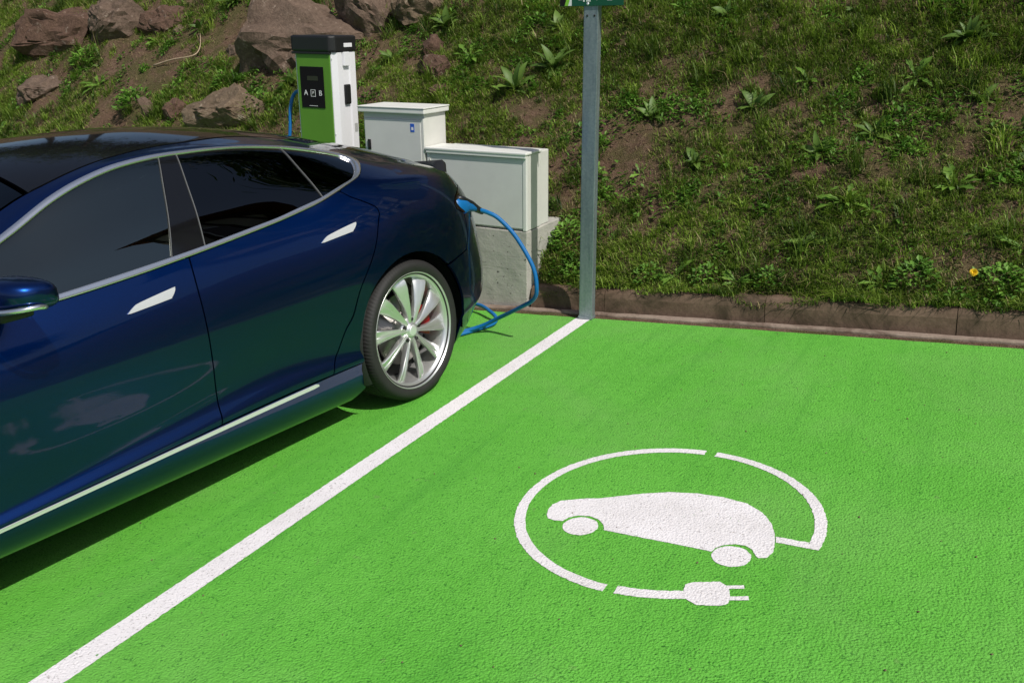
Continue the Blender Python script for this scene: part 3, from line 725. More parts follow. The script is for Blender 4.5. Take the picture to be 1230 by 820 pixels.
OT = smooth_line([(2.25, 17.0), (2.16, 18.1), (2.0, 18.75), (1.75, 18.95), (1.53, 19), (1.38, 19), (1.2, 19), (1.0, 19), (.82, 19), (.61, 19), (.39, 19.05), (.19, 19.08), (.05, 19.02), (-.015, 18.78), (-.028, 18.3), (.014, 17.7), (.083, 17.12), (.173, 16.72), (.273, 16.42)], 6)
OB = smooth_line([(.273, 16.42), (.37, 16.22), (.473, 16.1), (.663, 16.0), (.872, 15.93), (1.13, 15.88), (1.39, 15.82), (1.69, 15.8), (2.0, 15.85), (2.19, 16.05)], 6)
RD = smooth_line([(.273, 16.38), (.233, 16.0), (.160, 15.4), (.128, 15.1), (.125, 14.75), (.153, 14.3), (.213, 13.2), (.303, 12.0), (.403, 10.6), (.483, 9.8), (.555, 8.0), (.585, 6.4)], 6)
SPL = smooth_line([(1.135, 15.86), (1.155, 14.3), (1.165, 12.5), (1.178, 9.4), (1.188, 7.8), (1.2, 6.4)], 5)
FD = smooth_line([(2.33, 6.4), (2.35, 9), (2.31, 12.5), (2.28, 15), (2.245, 15.95)], 5)
def between(line, u0, u1): return [p for p in line if min(u0, u1) < p[0] < max(u0, u1)]
P_front_door = SPL + FD + [(2.19, 16.0)] + between(OB, 1.14, 2.17)[::-1]
P_rear_door = RD + SPL[::-1] + between(OB, .28, 1.13)[::-1]
AR, AZ = .388, .353
lampfront = [(-.58, 15.3), (-.50, 15.05), (-.42, 14.62), (-.385, 14.2), (-.385, 13.85), (-.44, 13.45)]
BLK = smooth_line([(2.40, 19.5), (2.0, 20.6), (1.66, 20.75), (1.5, 20.35), (1.39, 20.25), (1.2, 20.3), (1.0, 20.7), (.77, 21.05), (.5, 21.4), (.14, 21.5), (-.075, 21.4)], 6)
HTL = smooth_line([(-.075, 21.4), (-.05, 20.4), (-.12, 19.7), (-.4, 19.2), (-.55, 18.4), (-.635, 17.2), (-.62, 16.2), (-.58, 15.3)], 6)
seam_b = [(-.44, 13.45), (-.42, 12.2), (-.386, 11.3), (-.296, 11.1)]
P_side = RD[::-1] + [p for p in OT[::-1]][1:] + [(2.27, 16.9), (2.42, 17.4)] + BLK + HTL[1:] + lampfront[1:] + seam_b[1:] + arch(0, AZ, AR, 136, -5) + [(.40, 6.4), (.50, 6.4)]
P_bumper = arch(0, AZ, AR, 136.5, 200) + [(-.36, 2.3), (-.6, 2.3), (-.9, 2.3), (-1.0895, 2.3), (-1.0895, 13.38), (-.92, 13.38), (-.7, 13.38), (-.44, 13.42)] + seam_b[1:]
P_lamp = lampfront + [(-.7, 13.42), (-.92, 13.42), (-.95, 14.4), (-.92, 15.25), (-.75, 15.35)]
P_hatch = [(.13, 24), (.13, 21.55)] + [(-.075, 21.45)] + HTL[1:] + [(-.75, 15.4), (-.92, 15.3), (-.955, 14.4), (-.925, 13.42), (-1.0895, 13.42), (-1.0895, 20), (-1.0895, 24), (-.9, 24), (-.6, 24), (-.3, 24)]
P_rglass = [(.03, 24), (.03, 21.9), (-.08, 21.6), (-.3, 20.6), (-.5, 20.3), (-.62, 20.4), (-.66, 22), (-.67, 24)]
P_roof = [(.15, 24)] + [(.15, 21.6)] + [(u, v+.06) for u, v in BLK if .16 < u < 1.55][::-1] + [(1.56, 20.5), (1.56, 24)]
P_wind = [(1.575, 24), (1.575, 20.62)] + [(u, v+.06) for u, v in BLK if 1.58 < u < 2.38][::-1] + [(2.39, 19.7), (2.42, 22), (2.425, 24)]
P_hood = [(2.45, 24), (2.44, 17.55), (2.6, 17.05), (2.9, 16.8), (3.2, 16.65), (3.5, 16.6), (3.68, 18), (3.72, 20), (3.74, 24)]
P_fend = [(2.345, 6.4), (2.365, 9), (2.325, 12.5), (2.295, 15), (2.27, 16.2), (2.29, 16.85), (2.43, 17.35), (2.6, 16.98), (2.9, 16.73), (3.2, 16.58), (3.3, 16.57), (3.3, 12), (3.305, 10.4)] + arch(2.96, AZ, .380, 25, 184)
P_fbump = [(3.31, 16.57), (3.49, 16.55), (3.67, 18), (3.71, 20), (3.73, 24), (3.8, 24), (3.8895, 22), (3.8895, 2.3), (3.5, 2.3), (3.33, 2.4)] + arch(2.96, AZ, .380, -22, 24) + [(3.31, 10.4), (3.306, 12)]
P_rock = [(.40, 6.33), (.40, 5.2)] + arch(0, AZ, .40, -18, -27, 4) + [(.43, 2.2), (2.48, 2.2), (2.54, 3), (2.575, 5.0), (2.575, 6.33)]
P_strip = [(.672, 5.62), (.70, 5.52), (2.30, 5.50), (2.30, 6.12), (.69, 6.12), (.675, 5.95)]
H1 = smooth_line([(1.465, 14.18), (1.435, 14.40), (1.40, 14.52), (1.26, 14.66), (1.248, 14.63), (1.255, 14.45), (1.275, 14.23), (1.29, 14.19), (1.45, 14.16)], 3)
H2 = smooth_line([(.508, 14.18), (.475, 14.38), (.44, 14.47), (.302, 14.64), (.285, 14.61), (.295, 14.45), (.318, 14.26), (.335, 14.22), (.49, 14.16)], 3)
# windows: the front drop glass, the black pillar, the rear drop glass, the fixed quarter light
def topv(u): return np.interp(u, [-.03, .05, .11, .40, .63, .95, 1.2, 1.55, 1.76, 2.0, 2.16], [18.35, 18.62, 18.76, 18.89, 18.91, 18.85, 18.82, 18.76, 18.68, 18.4, 17.7])
def botv(u): return np.interp(u, [.15, .30, .40, .66, 1.04, 1.2, 1.67, 2.0, 2.2], [16.90, 16.51, 16.31, 16.14, 16.09, 16.085, 16.085, 16.11, 16.25])
def strip_poly(b0, t0, t1, b1, n=14):
    """window between two slanted posts: bottom u b0 -> b1, top u t0 -> t1"""
    return [(u, float(botv(u))) for u in np.linspace(b0, b1, n)] + [(u, float(topv(u))) for u in np.linspace(t1, t0, n)]
P_gf = strip_poly(1.205, 1.045, 2.10, 2.16)
P_bp = strip_poly(1.05, .96, 1.038, 1.198, 5)
P_gr = strip_poly(.385, .405, .953, 1.042)
P_gq = [(u, float(botv(u))) for u in np.linspace(.16, .378, 8)] + [(u, float(topv(u))) for u in np.linspace(.396, .06, 10)] + [(.03, 18.2), (.055, 17.75), (.10, 17.3)]

def ribbon(name, outer, inner, mat, parent, mirror, raise_=.006, closed=True, base=-.008):
    def rs(L, n):
        P = np.array([(u, v2w(v)) for u, v in L]); 
        if closed: P = np.vstack([P, P[:1]])
        d = np.concatenate([[0], np.cumsum(np.linalg.norm(np.diff(P, axis=0), axis=1))]); t = np.linspace(0, d[-1], n, endpoint=not closed)
        return np.stack([np.interp(t, d, P[:, 0]), np.interp(t, d, P[:, 1])], 1)
    A = rs(outer, 260); n = len(A); I = rs(inner, 1400)
    # nearest inner point to each outer point
    B = np.array([I[np.argmin(((I-a)**2).sum(1))] for a in A])
    for _ in range(3): B = (np.roll(B, 1, 0) + B*2 + np.roll(B, -1, 0))/4
    V = []; prof = [(0, base), (.02, raise_*.75), (.12, raise_*1.0), (.5, raise_*1.08), (.9, raise_*.95), (.99, raise_*.6), (1, base)]
    NNs = []
    for t, h in prof:
        Q = A + (B-A)*t; u, v = Q[:, 0], w2v(Q[:, 1]); P = S(u, v) + normals(u, v)*h; V.append(P)
    m = len(prof); V = np.stack(V, 1).reshape(-1, 3); F = []
    for i in range(n if closed else n-1):
        j = (i+1) % n
        for k in range(m-1): F.append((i*m+k, i*m+k+1, j*m+k+1, j*m+k))
    # outward orientation
    f = F[2]; nn = np.cross(V[f[1]]-V[f[0]], V[f[2]]-V[f[0]])
    if nn[1] < 0: F = [q[::-1] for q in F]
    if mirror: V = V*np.array([1, -1, 1]); F = [q[::-1] for q in F]
    return link(name, mesh(name, V, F, True), parent, mat)

D = {k: panel_data(p, **kw) for k, p, kw in (
    ('fd', P_front_door, dict(sp=.03)), ('rd', P_rear_door, dict(sp=.03)), ('side', P_side, dict(sp=.03)), ('bump', P_bumper, dict(sp=.035)),
    ('lamp', P_lamp, dict(sp=.03)), ('fend', P_fend, dict(sp=.04)), ('rock', P_rock, dict(sp=.03)), ('strip', P_strip, dict(sp=.012, off=.004, skirt=.008, inset=0)),
    ('h1', H1, dict(sp=.012, off=.0045, skirt=.006, inset=0)), ('h2', H2, dict(sp=.012, off=.0045, skirt=.006, inset=0)),
    ('gf', P_gf, dict(sp=.05, off=-.004, skirt=0, inset=0)), ('bp', P_bp, dict(sp=.03, off=-.002, skirt=.006, inset=.001)), ('gr', P_gr, dict(sp=.05, off=-.004, skirt=0, inset=0)),
    ('gq', P_gq, dict(sp=.04, off=-.004, skirt=0, inset=0)))}
DLO_IN = [(u, float(topv(u))) for u in np.linspace(2.15, .06, 60)] + [(.028, 18.2), (.055, 17.75), (.10, 17.3)] + [(u, float(botv(u))) for u in np.linspace(.155, 2.17, 60)]
for mir in (False, True):
    pn = lambda name, key, mat, parent: build_panel(name, D[key], mat, parent, mir)
    fd = pn('front_door', 'fd', MT['paint'], car); rd = pn('rear_door', 'rd', MT['paint'], car)
    pn('side_panel', 'side', MT['paint'], car); pn('front_fender', 'fend', MT['paint'], car); pn('sill', 'rock', MT['paint'], car)
    pn('tail_lamp', 'lamp', MT['lamp'], car); pn('sill_strip', 'strip', MT['satin'], car)
    pn('door_handle', 'h1', MT['satin'], fd); pn('door_handle', 'h2', MT['satin'], rd)
    pn('window_glass', 'gf', MT['glass_f'], fd); pn('window_glass', 'gr', MT['glass_r'], rd); pn('pillar_trim', 'bp', MT['gloss_black'], rd); pn('quarter_light', 'gq', MT['glass_r'], car)
    ribbon('window_trim', OT + OB[1:], DLO_IN, MT['chrome'], car, mir)
    for nm, b, t, w in (('divider', .382, .400, .0045), ('divider', 1.046, .957, .004), ('window_seal', 1.202, 1.042, .003)):
        ln = [(b+(t-b)*f, float(botv(b))+(float(topv(t))-float(botv(b)))*f) for f in np.linspace(0, 1, 9)]
        pp = [(u-w/2, v) for u, v in ln] + [(u+w/2, v) for u, v in ln[::-1]]
        build_panel(nm, panel_data(pp, sp=.02, off=.001, skirt=.006, inset=0), MT['thin_trim'], car, mir)
panel('rear_bumper', P_bumper, MT['paint'], car, both=True, sp=.035)
hatch = panel('tailgate', P_hatch, MT['paint'], car, both=True, sp=.035)
panel('rear_window', P_rglass, MT['glass_r'], hatch, both=True, sp=.05, off=.001, skirt=.004)
panel('roof_glass', P_roof, MT['gloss_black'], car, both=True, sp=.05)
panel('windscreen', P_wind, MT['glass_r'], car, both=True, sp=.05)
panel('bonnet', P_hood, MT['paint'], car, both=True, sp=.05)
panel('front_bumper', P_fbump, MT['paint'], car, both=True, sp=.05)
for mir in (False, True):
    panel('headlamp', smooth_line([(3.32, 15.3), (3.42, 15.6), (3.55, 15.2), (3.62, 14.0), (3.55, 13.4), (3.42, 13.7), (3.32, 15.3)], 4)[:-1], MT['screen'], car, mirror=mir, sp=.03, off=.002)

# dark inner shell behind the gaps, under-body, wheel wells, seats
U_ = np.concatenate([np.linspace(-1.06, -.3, 26), np.linspace(-.25, 3.3, 90), np.linspace(3.34, 3.86, 18)]); V_ = np.linspace(1, 24, 93)
UU, VV = np.meshgrid(U_, V_, indexing='ij'); SP = S(UU.ravel(), VV.ravel()); SNr = normals(UU.ravel(), VV.ravel()); SP = (SP - SNr*.020).reshape(len(U_), len(V_), 3)
Vv = []; Ff = []
nv = len(V_)
Vl = SP.reshape(-1, 3)
def hole(u, v, p):
    for cx in (0, 2.96):
        if (p[0]-cx)**2 + (p[2]-AZ)**2 < .43**2 and p[2] < .85 and abs(p[1]) > .4: return True
    if 16.0 < v < 18.95 and 0.0 < u < 2.2: return True
    if 1.56 < u < 2.4 and v > 20.2: return True
    if -.65 < u < .03 and v > 21.5: return True
    return False
for i in range(len(U_)-1):
    for j in range(nv-1):
        c = (SP[i, j]+SP[i+1, j+1])/2
        if not hole((U_[i]+U_[i+1])/2, (V_[j]+V_[j+1])/2, c): Ff.append((i*nv+j, i*nv+j+1, (i+1)*nv+j+1, (i+1)*nv+j))
nV = len(Vl); V2 = np.vstack([Vl, Vl*np.array([1, -1, 1])]); F2 = Ff + [tuple(q+nV for q in f[::-1]) for f in Ff]
link('inner_shell', mesh('inner_shell', V2, F2, True), car, MT['black'])
bm = bmesh.new(); box_bm(bm, -.62, 3.5, -.70, .70, .150, .40, .02); box_bm(bm, .45, 2.50, -.80, .80, .1501, .36, .02); link('underbody', from_bm('underbody', bm), car, MT['black'])
for cx in (0, 2.96):
    for sg_ in (1, -1):
        me = lathe_mesh('wheel_well', [(.30, .62*sg_), (.412, .62*sg_), (.412, .90*sg_), (.405, .945*sg_), (.389, .962*sg_)], 40, a0=math.radians(-24), a1=math.radians(194))
        o = link('wheel_well', me, car, MT['black']); o.location = (cx, 0, AZ)
for sx, sy in ((1.35, .38), (1.35, -.38), (.35, .38), (.35, -.38)):
    bm = bmesh.new(); box_bm(bm, sx-.25, sx+.28, sy-.25, sy+.25, .42, .60, .06, 3); box_bm(bm, sx-.40, sx-.24, sy-.24, sy+.24, .55, 1.05, .06, 3); box_bm(bm, sx-.42, sx-.32, sy-.13, sy+.13, 1.07, 1.20, .04, 3)
    link('seat', from_bm('seat', bm, True), car, MT['cloth'])
box('dashboard', 1.95, 2.35, -.68, .68, .60, .93, MT['cloth'], car, .08, 3)

# spoiler lip on the tailgate
u_s = np.linspace(-.60, -1.0895, 30); rows_ = []
for dv, h, dx in ((18.2, .0, 0), (17.5, .040, -.002), (16.95, .054, -.020), (16.6, .044, -.026), (16.45, .004, -.004), (17.0, -.004, .0)):
    p = S(u_s, np.full(30, dv)); rows_.append(p + np.array([dx, 0, h])*np.minimum(1, (np.linspace(0, 1, 30)*5))[:, None])
Vs = np.stack(rows_, 1).reshape(-1, 3); Fs = []
for i in range(29):
    for k in range(6): Fs.append((i*6+k, i*6+(k+1) % 6, (i+1)*6+(k+1) % 6, (i+1)*6+k))
n6 = len(Vs); Vs2 = np.vstack([Vs, Vs*np.array([1, -1, 1])]); Fs = [f[::-1] for f in Fs] + [tuple(q+n6 for q in f) for f in Fs]
sp_ = link('spoiler', mesh('spoiler', Vs2, Fs, True), hatch, MT['black'])

# door mirror: rounded housing, bright strip, black foot
def mirror(sgn):
    V = []; F = []; nu, nv2 = 24, 28
    for i in range(nu+1):
        th = math.pi*i/nu - math.pi/2
        for j in range(nv2):
            ph = 2*math.pi*j/nv2
            sp2 = lambda a, e: math.copysign(abs(a)**e, a)
            x = sp2(math.cos(th), .55)*sp2(math.cos(ph), .75); z = sp2(math.cos(th), .55)*sp2(math.sin(ph), .62); y = sp2(math.sin(th), .8)
            X = .095*x if x > 0 else .062*x
            Z = (.056 if z > 0 else .054)*z*(1 - .14*max(0, y)) + .010*x
            V.append((1.885 + X - .02*max(0, y), sgn*(1.025 + .112*y), 1.028 + Z))
    for i in range(nu):
        for j in range(nv2): F.append((i*nv2+j, i*nv2+(j+1) % nv2, (i+1)*nv2+(j+1) % nv2, (i+1)*nv2+j))
    if sgn < 0: F = [f[::-1] for f in F]
    h = link('wing_mirror', mesh('wing_mirror', V, F, True), car, MT['paint'])
    arcp = [(1.825, sgn*.945, .986), (1.835, sgn*1.00, .983), (1.85, sgn*1.06, .984), (1.868, sgn*1.115, .990), (1.90, sgn*1.138, 1.0), (1.945, sgn*1.12, 1.0), (1.975, sgn*1.06, .995), (1.985, sgn*.97, .992)]
    link('mirror_strip', tube_mesh('mirror_strip', catmull(arcp, 6), .0085, 8), h, MT['chrome'])
    bm = bmesh.new(); box_bm(bm, 1.84, 1.95, min(sgn*.84, sgn*1.0), max(sgn*.84, sgn*1.0), .945, .985, .015, 3); link('mirror_foot', from_bm('mirror_foot', bm, True), h, MT['black'])
    V = [(1.826-.004*0, sgn*(.945+.15*0), 1.0)]
    me = mesh('mirror_glass', [(1.8215, sgn*.965, 1.005), (1.8225, sgn*1.07, 1.005), (1.8225, sgn*1.065, 1.06), (1.8215, sgn*.97, 1.065)], [(0, 1, 2, 3)]); link('mirror_glass', me, h, MT['chrome'])
mirror(1); mirror(-1)

# wheels: y = 0 is the outer tyre face, the hub faces +y
def tyre_mesh():
    R = .352; prof = [(.266, -.060), (.276, -.018), (.286, -.011), (.293, -.005), (.303, .001), (.318, .004), (.332, .000), (.341, -.008), (.347, -.018), (.3505, -.030), (.3515, -.048), (.3450, -.0495), (.3450, -.055), (.3515, -.0565), (.352, -.085), (.345, -.0865), (.345, -.094), (.352, -.0955), (.352, -.145), (.345, -.1465), (.345, -.154), (.352, -.1555), (.3515, -.185), (.346, -.187), (.346, -.193), (.3505, -.195), (.347, -.225), (.338, -.240), (.30, -.248), (.268, -.238), (.262, -.20)]
    seg = 360; V = []; F = []; m = len(prof)
    for i in range(seg):
        a = 2*math.pi*i/seg
        for r, h in prof:
            rr_ = r
            if r > .3395 and h < -.006:
                ph = (i + (h*60 if h > -.05 else 0)) % 3
                if ph < 1.0: rr_ -= .0045
            V.append((rr_*math.cos(a), h, rr_*math.sin(a)))
    for i in range(seg):
        j = (i+1) % seg
        for k in range(m-1): F.append((i*m+k, j*m+k, j*m+k+1, i*m+k+1))
    me = mesh('tyre', V, F, True); me.materials.append(MT['rubber'])
    bm = bmesh.new(); bm.from_mesh(me); bmesh.ops.recalc_face_normals(bm, faces=bm.faces[:]); 
    for e in bm.edges:
        if len(e.link_faces) == 2 and e.calc_face_angle(0) > .7: e.smooth = False
    bm.to_mesh(me); bm.free(); return me
def rim_mesh():
    prof = [(.280, -.020), (.288, -.006), (.2905, -.0045), (.291, -.008), (.2875, -.0105), (.281, -.016), (.269, -.020), (.263, -.032), (.256, -.06), (.243, -.10), (.235, -.17), (.262, -.205)]
    me = lathe_mesh('rim', prof, 120); me.materials.append(MT['rim'])
    bm = bmesh.new(); bm.from_mesh(me); bmesh.ops.recalc_face_normals(bm, faces=bm.faces[:]); bm.to_mesh(me); bm.free(); return me
def spoke_mesh():
    """a turbine blade: broad and tilted at the rim, narrow at the hub"""
    sec = []
    for t in np.linspace(0, 1, 13):
        r = .040 + (.271-.040)*t
        w0 = np.interp(t, [0, .15, .45, .8, 1], [.010, .012, .020, .034, .041])      # half width
        yc = np.interp(t, [0, .12, .4, .75, .93, 1], [-.032, -.026, -.020, -.017, -.022, -.034])
        tw = np.interp(t, [0, .2, .5, 1], [.10, .25, .50, .62])                       # slope of the blade across its width
        sw = .030*(t**1.6) - .012*t                                                   # sweep
        pts = []
        for s, h in ((-1, 0), (-.86, .0045), (-.45, .0045), (-.08, .003), (.02, .0065), (.45, .0055), (.86, .003), (1, -.001)):
            pts.append((sw + s*w0, yc - tw*(s+1)*w0*.62 + h, r))
        for s, h in ((1, -.012), (.3, -.024), (-.6, -.022), (-1, -.010)):
            pts.append((sw + s*w0*.97, yc - tw*(s+1)*w0*.62 + h*(1.6-.6*t), r))
        sec.append(pts)
    m = len(sec[0]); V = [p for s in sec for p in s]; F = []
    for i in range(len(sec)-1):
        for k in range(m): F.append((i*m+k, i*m+(k+1) % m, (i+1)*m+(k+1) % m, (i+1)*m+k))
    F.append(tuple(range(m))); F.append(tuple((len(sec)-1)*m+k for k in range(m-1, -1, -1)))
    me = mesh('spoke', V, F, True); me.materials.append(MT['rim'])
    bm = bmesh.new(); bm.from_mesh(me); bmesh.ops.recalc_face_normals(bm, faces=bm.faces[:])
    for e in bm.edges:
        if len(e.link_faces) == 2 and e.calc_face_angle(0) > .45: e.smooth = False
    bm.to_mesh(me); bm.free(); return me
M_ty, M_rim, M_sp = tyre_mesh(), rim_mesh(), spoke_mesh()
M_hub = lathe_mesh('hub', [(.0001, -.020), (.018, -.020), (.030, -.0205), (.034, -.022), (.0355, -.027), (.047, -.030), (.052, -.034), (.066, -.037), (.070, -.048), (.070, -.09)], 60); M_hub.materials.append(MT['rim'])
M_cap = lathe_mesh('centre_cap', [(.0001, -.0165), (.020, -.0168), (.0265, -.0182), (.0275, -.0205), (.0275, -.024)], 40); M_cap.materials.append(MT['satin'])
M_nut = lathe_mesh('lug_nut', [(.0001, -.024), (.006, -.024), (.0085, -.026), (.0085, -.045)], 6, smooth=False); M_nut.materials.append(MT['black'])
M_disc = lathe_mesh('brake_disc', [(.07, -.085), (.09, -.085), (.092, -.095), (.178, -.095), (.178, -.12), (.09, -.12)], 72); M_disc.materials.append(MT['brake'])
M_back = lathe_mesh('inner_barrel', [(.0001, -.15), (.236, -.15), (.240, -.13)], 48); M_back.materials.append(MT['black'])
def cal_mesh():
    bm = bmesh.new()
    for i, a in enumerate(np.linspace(-.42, .42, 9)):
        pass
    V = []; F = []; prof = [(.125, -.068), (.135, -.060), (.185, -.060), (.196, -.070), (.198, -.13), (.13, -.13)]; m = len(prof)
    A = np.linspace(-.40, .40, 12)
    for a in A:
        for r, h in prof: V.append((r*math.cos(a), h, r*math.sin(a)))
    for i in range(len(A)-1):
        for k in range(m): F.append((i*m+k, i*m+(k+1) % m, (i+1)*m+(k+1) % m, (i+1)*m+k))
    F.append(tuple(range(m))); F.append(tuple((len(A)-1)*m+k for k in range(m-1, -1, -1)))
    bm.free(); me = mesh('brake_caliper', V, F); me.materials.append(MT['red'])
    bm = bmesh.new(); bm.from_mesh(me); bmesh.ops.recalc_face_normals(bm, faces=bm.faces[:]); bm.to_mesh(me); bm.free(); return me
M_cal = cal_mesh()
def wheel(x, side, spin, cal_ang, yface=.962):
    w = link('wheel', M_rim, car); w.location = (x, yface*side, .352)
    w.rotation_euler = (0, 0, 0 if side > 0 else math.pi)
    link('tyre', M_ty, w); link('hub', M_hub, w); link('centre_cap', M_cap, w); link('brake_disc', M_disc, w); link('inner_barrel', M_back, w)
    for k in range(10):
        o = link('spoke', M_sp, w); o.rotation_euler = (0, spin + 2*math.pi*k/10, 0)
    for k in range(5):
        a = spin + 2*math.pi*k/5 + .3; o = link('lug_nut', M_nut, w); o.location = (.056*math.cos(a), .004, .056*math.sin(a))
    o = link('brake_caliper', M_cal, w); o.rotation_euler = (0, cal_ang, 0)
wheel(0, 1, math.radians(8), math.radians(180)); wheel(0, -1, 0, 0); wheel(2.96, 1, 0, 0, .945); wheel(2.96, -1, 0, math.pi, .945)

# ------------------------------------------------------------------ rocks on the bank
def rock(x, y, sx, sy, sz, mat, label, seed, name='rock', sink=.62, rz=None, cat='rock', group=None):
    r = random.Random(seed); bm = bmesh.new()
    for _ in range(26):
        v = Vector((r.gauss(0, 1), r.gauss(0, 1), r.gauss(0, 1))).normalized(); k = r.uniform(.78, 1.0); bm.verts.new((v.x*sx*k*1.12, v.y*sy*k*1.12, v.z*sz*k*1.15))
    h = bmesh.ops.convex_hull(bm, input=bm.verts[:]); bmesh.ops.delete(bm, geom=list(set(h['geom_interior'] + h['geom_unused'])), context='VERTS')
    big = max(sx, sy, sz); cuts = 2 if big < .12 else 4 if big < .3 else 6
    bmesh.ops.triangulate(bm, faces=bm.faces[:])
    bmesh.ops.subdivide_edges(bm, edges=bm.edges[:], cuts=cuts, use_grid_fill=True, smooth=.05)
    bmesh.ops.triangulate(bm, faces=bm.faces[:])
    off = Vector((seed*3.7, seed*1.3, 0))
    for v in bm.verts:
        n = v.co.normalized(); q = v.co/big*2.2 + off
        v.co += n*big*(.10*mnoise.noise(q) + .055*mnoise.noise(q*2.6) + .03*mnoise.noise(q*6.5)) - n*big*(.07*max(0, 1-9*abs(mnoise.noise(q*.9+Vector((3, 3, 3))))) + .05*(1-abs(mnoise.noise(q*3.1))*2.2)*.5)
    me = from_bm(name, bm, False)
    for p in me.polygons: p.use_smooth = True
    try: me.set_sharp_from_angle(angle=math.radians(28))
    except Exception: pass
    o = link(name, me, None, mat); nn = hill_n(x, y); o.location = Vector((x, y, hill(x, y))) + nn*(sz*(1-2*sink)*.5)
    o.rotation_mode = 'QUATERNION'; qn = Vector((0, 0, 1)).rotation_difference(nn.lerp(Vector((0, 0, 1)), .4).normalized())
    from mathutils import Quaternion
    o.rotation_quaternion = qn @ Quaternion((0, 0, 1), rz if rz is not None else r.uniform(0, 6.28)); o.rotation_mode = 'QUATERNION'
    tag(o, label, cat, group); return o
RX, GX, TX = MT['rock_red'], MT['rock_grey'], MT['rock_tan']
rock(-6.30, 7.20, .80, .46, .60, GX, 'largest brown boulder, high on the bank left of the charger', 3, rz=.2)
rock(-5.62, 7.55, .34, .36, .55, GX, 'smooth brown boulder directly behind the charger cap', 14, rz=.5)
rock(-5.05, 7.58, .30, .26, .36, TX, 'yellowish rough stone at the top edge right of the charger', 5, rz=.3)
rock(-10.25, 7.62, .66, .42, .42, RX, 'big dark red boulder at the upper left of the bank', 6, rz=.4)
rock(-9.35, 7.75, .42, .36, .36, GX, 'pale flecked rock right of the dark red boulder', 7, rz=.1)
rock(-8.72, 7.80, .34, .26, .22, RX, 'flat reddish rock right of the pale flecked rock', 8, rz=.3)
rock(-11.35, 7.28, .30, .26, .22, RX, 'brown rock cut by the left edge of the photo, above the car roof', 9)
rock(-10.15, 7.05, .40, .26, .20, GX, 'low rounded rock below the big dark red boulder', 11, rz=.2)
rock(-10.95, 6.92, .26, .2, .16, RX, 'small brown rock under the left edge boulder', 12)
rock(-6.55, 6.38, .46, .26, .26, TX, 'low pale topped rock above the car roof left of the charger', 13, rz=.1)
rock(-7.75, 6.55, .09, .08, .20, GX, 'narrow upright stone above the middle of the car roof', 15)
rock(-8.05, 7.70, .13, .10, .075, RX, 'small blocky stone on the bank above the car roof', 16)
rock(-8.35, 7.68, .08, .07, .06, TX, 'small orange stone beside the small blocky stone', 17)
rock(-7.15, 7.25, .12, .10, .10, GX, 'small stone left of the largest boulder', 18)
rock(-7.35, 6.52, .16, .13, .15, RX, 'reddish stone between the upright stone and the pale topped rock', 19)
rock(-4.45, 6.85, .20, .15, .16, RX, 'reddish rock on the bank above the tall cabinet', 20)
rock(-4.62, 7.15, .13, .12, .14, RX, 'small dark rock above the reddish rock behind the tall cabinet', 21)
rock(-4.30, 6.62, .12, .10, .08, RX, 'low reddish stone just above the tall cabinet lid', 22)
tw = link('twig', tube_mesh('twig', catmull([(-8.22, 7.12, hill(-8.22, 7.12)+.03), (-7.95, 7.14, hill(-7.95, 7.14)+.05), (-7.66, 7.17, hill(-7.66, 7.17)+.05), (-7.70, 7.32, hill(-7.70, 7.32)+.05), (-7.85, 7.50, hill(-7.85, 7.50)+.04)], 5), lambda t: .010-.006*t, 6), None, MT['twig'])
tag(tw, 'pale dry bent twig lying on the bank above the car roof', 'twig')

# ------------------------------------------------------------------ weeds: each a rosette of single leaves
def leaf_mesh(name, L, W, kind, seed, mat):
    r = random.Random(seed); n = 7; V = []; F = []; T = []
    for i in range(n+1):
        t = i/n
        if kind == 'dock': w = W*(math.sin(math.pi*min(1, t*.93+.07)**.85))**.8*(1-.15*t)
        elif kind == 'dandelion': w = W*(.25+.75*t)*(1 if t < .85 else (1-t)/.15)*(1.15 if i % 2 else .55)
        else: w = W*math.sin(math.pi*(t*.9+.1))
        if i == n: w = 0
        bend = L*(.9*t - .0*t); droop = -.34*L*t*t
        z = L*.25*t + droop; x = L*(t - .12*t*t)
        f = .30*w
        wav = .06*W*math.sin(t*9+seed)
        V += [(x, -w, z+f+wav), (x, 0, z), (x, w, z+f-wav)]; T += [.30, .55, .30]
    for i in range(n):
        a = i*3; F += [(a, a+1, a+4, a+3), (a+1, a+2, a+5, a+4)]
    me = mesh(name, V, F, True); me.materials.append(mat)
    at = me.attributes.new('tint', 'FLOAT', 'POINT'); at.data.foreach_set('value', np.array(T, dtype=np.float32)*.9 + r.uniform(-.12, .2)); return me
LM = {}
for kd, mat_ in (('dock', MT['dock']), ('dandelion', MT['dandelion'])):
    LM[kd] = [leaf_mesh('leaf', 1.0, (.135 if kd == 'dock' else .12)*random.Random(i).uniform(.8, 1.2), kd, i, mat_) for i in range(6)]
def plant(name, x, y, kind, size, label, seed, group=None, nl=None, tilt=.8):
    r = random.Random(seed); nn = hill_n(x, y)
    p = empty(name, (x, y, hill(x, y) - .01)); p.rotation_mode = 'QUATERNION'
    p.rotation_quaternion = Vector((0, 0, 1)).rotation_difference(Vector((0, 0, 1)).lerp(nn, tilt).normalized())
    nl = nl or r.randint(17, 26)
    for k in range(nl):
        o = link('leaf', r.choice(LM[kind]), p); az = 2*math.pi*(k*.382*.7 + r.uniform(-.22, .22))
        el = math.radians(r.uniform(15, 75) if kind == 'dock' else r.uniform(0, 55)); s = size*r.uniform(.30, .95)
        o.rotation_euler = (r.uniform(-.4, .4), -el + .25, az); o.scale = (s, s*r.uniform(.8, 1.25), s)
    tag(p, label, 'plant', group); return p
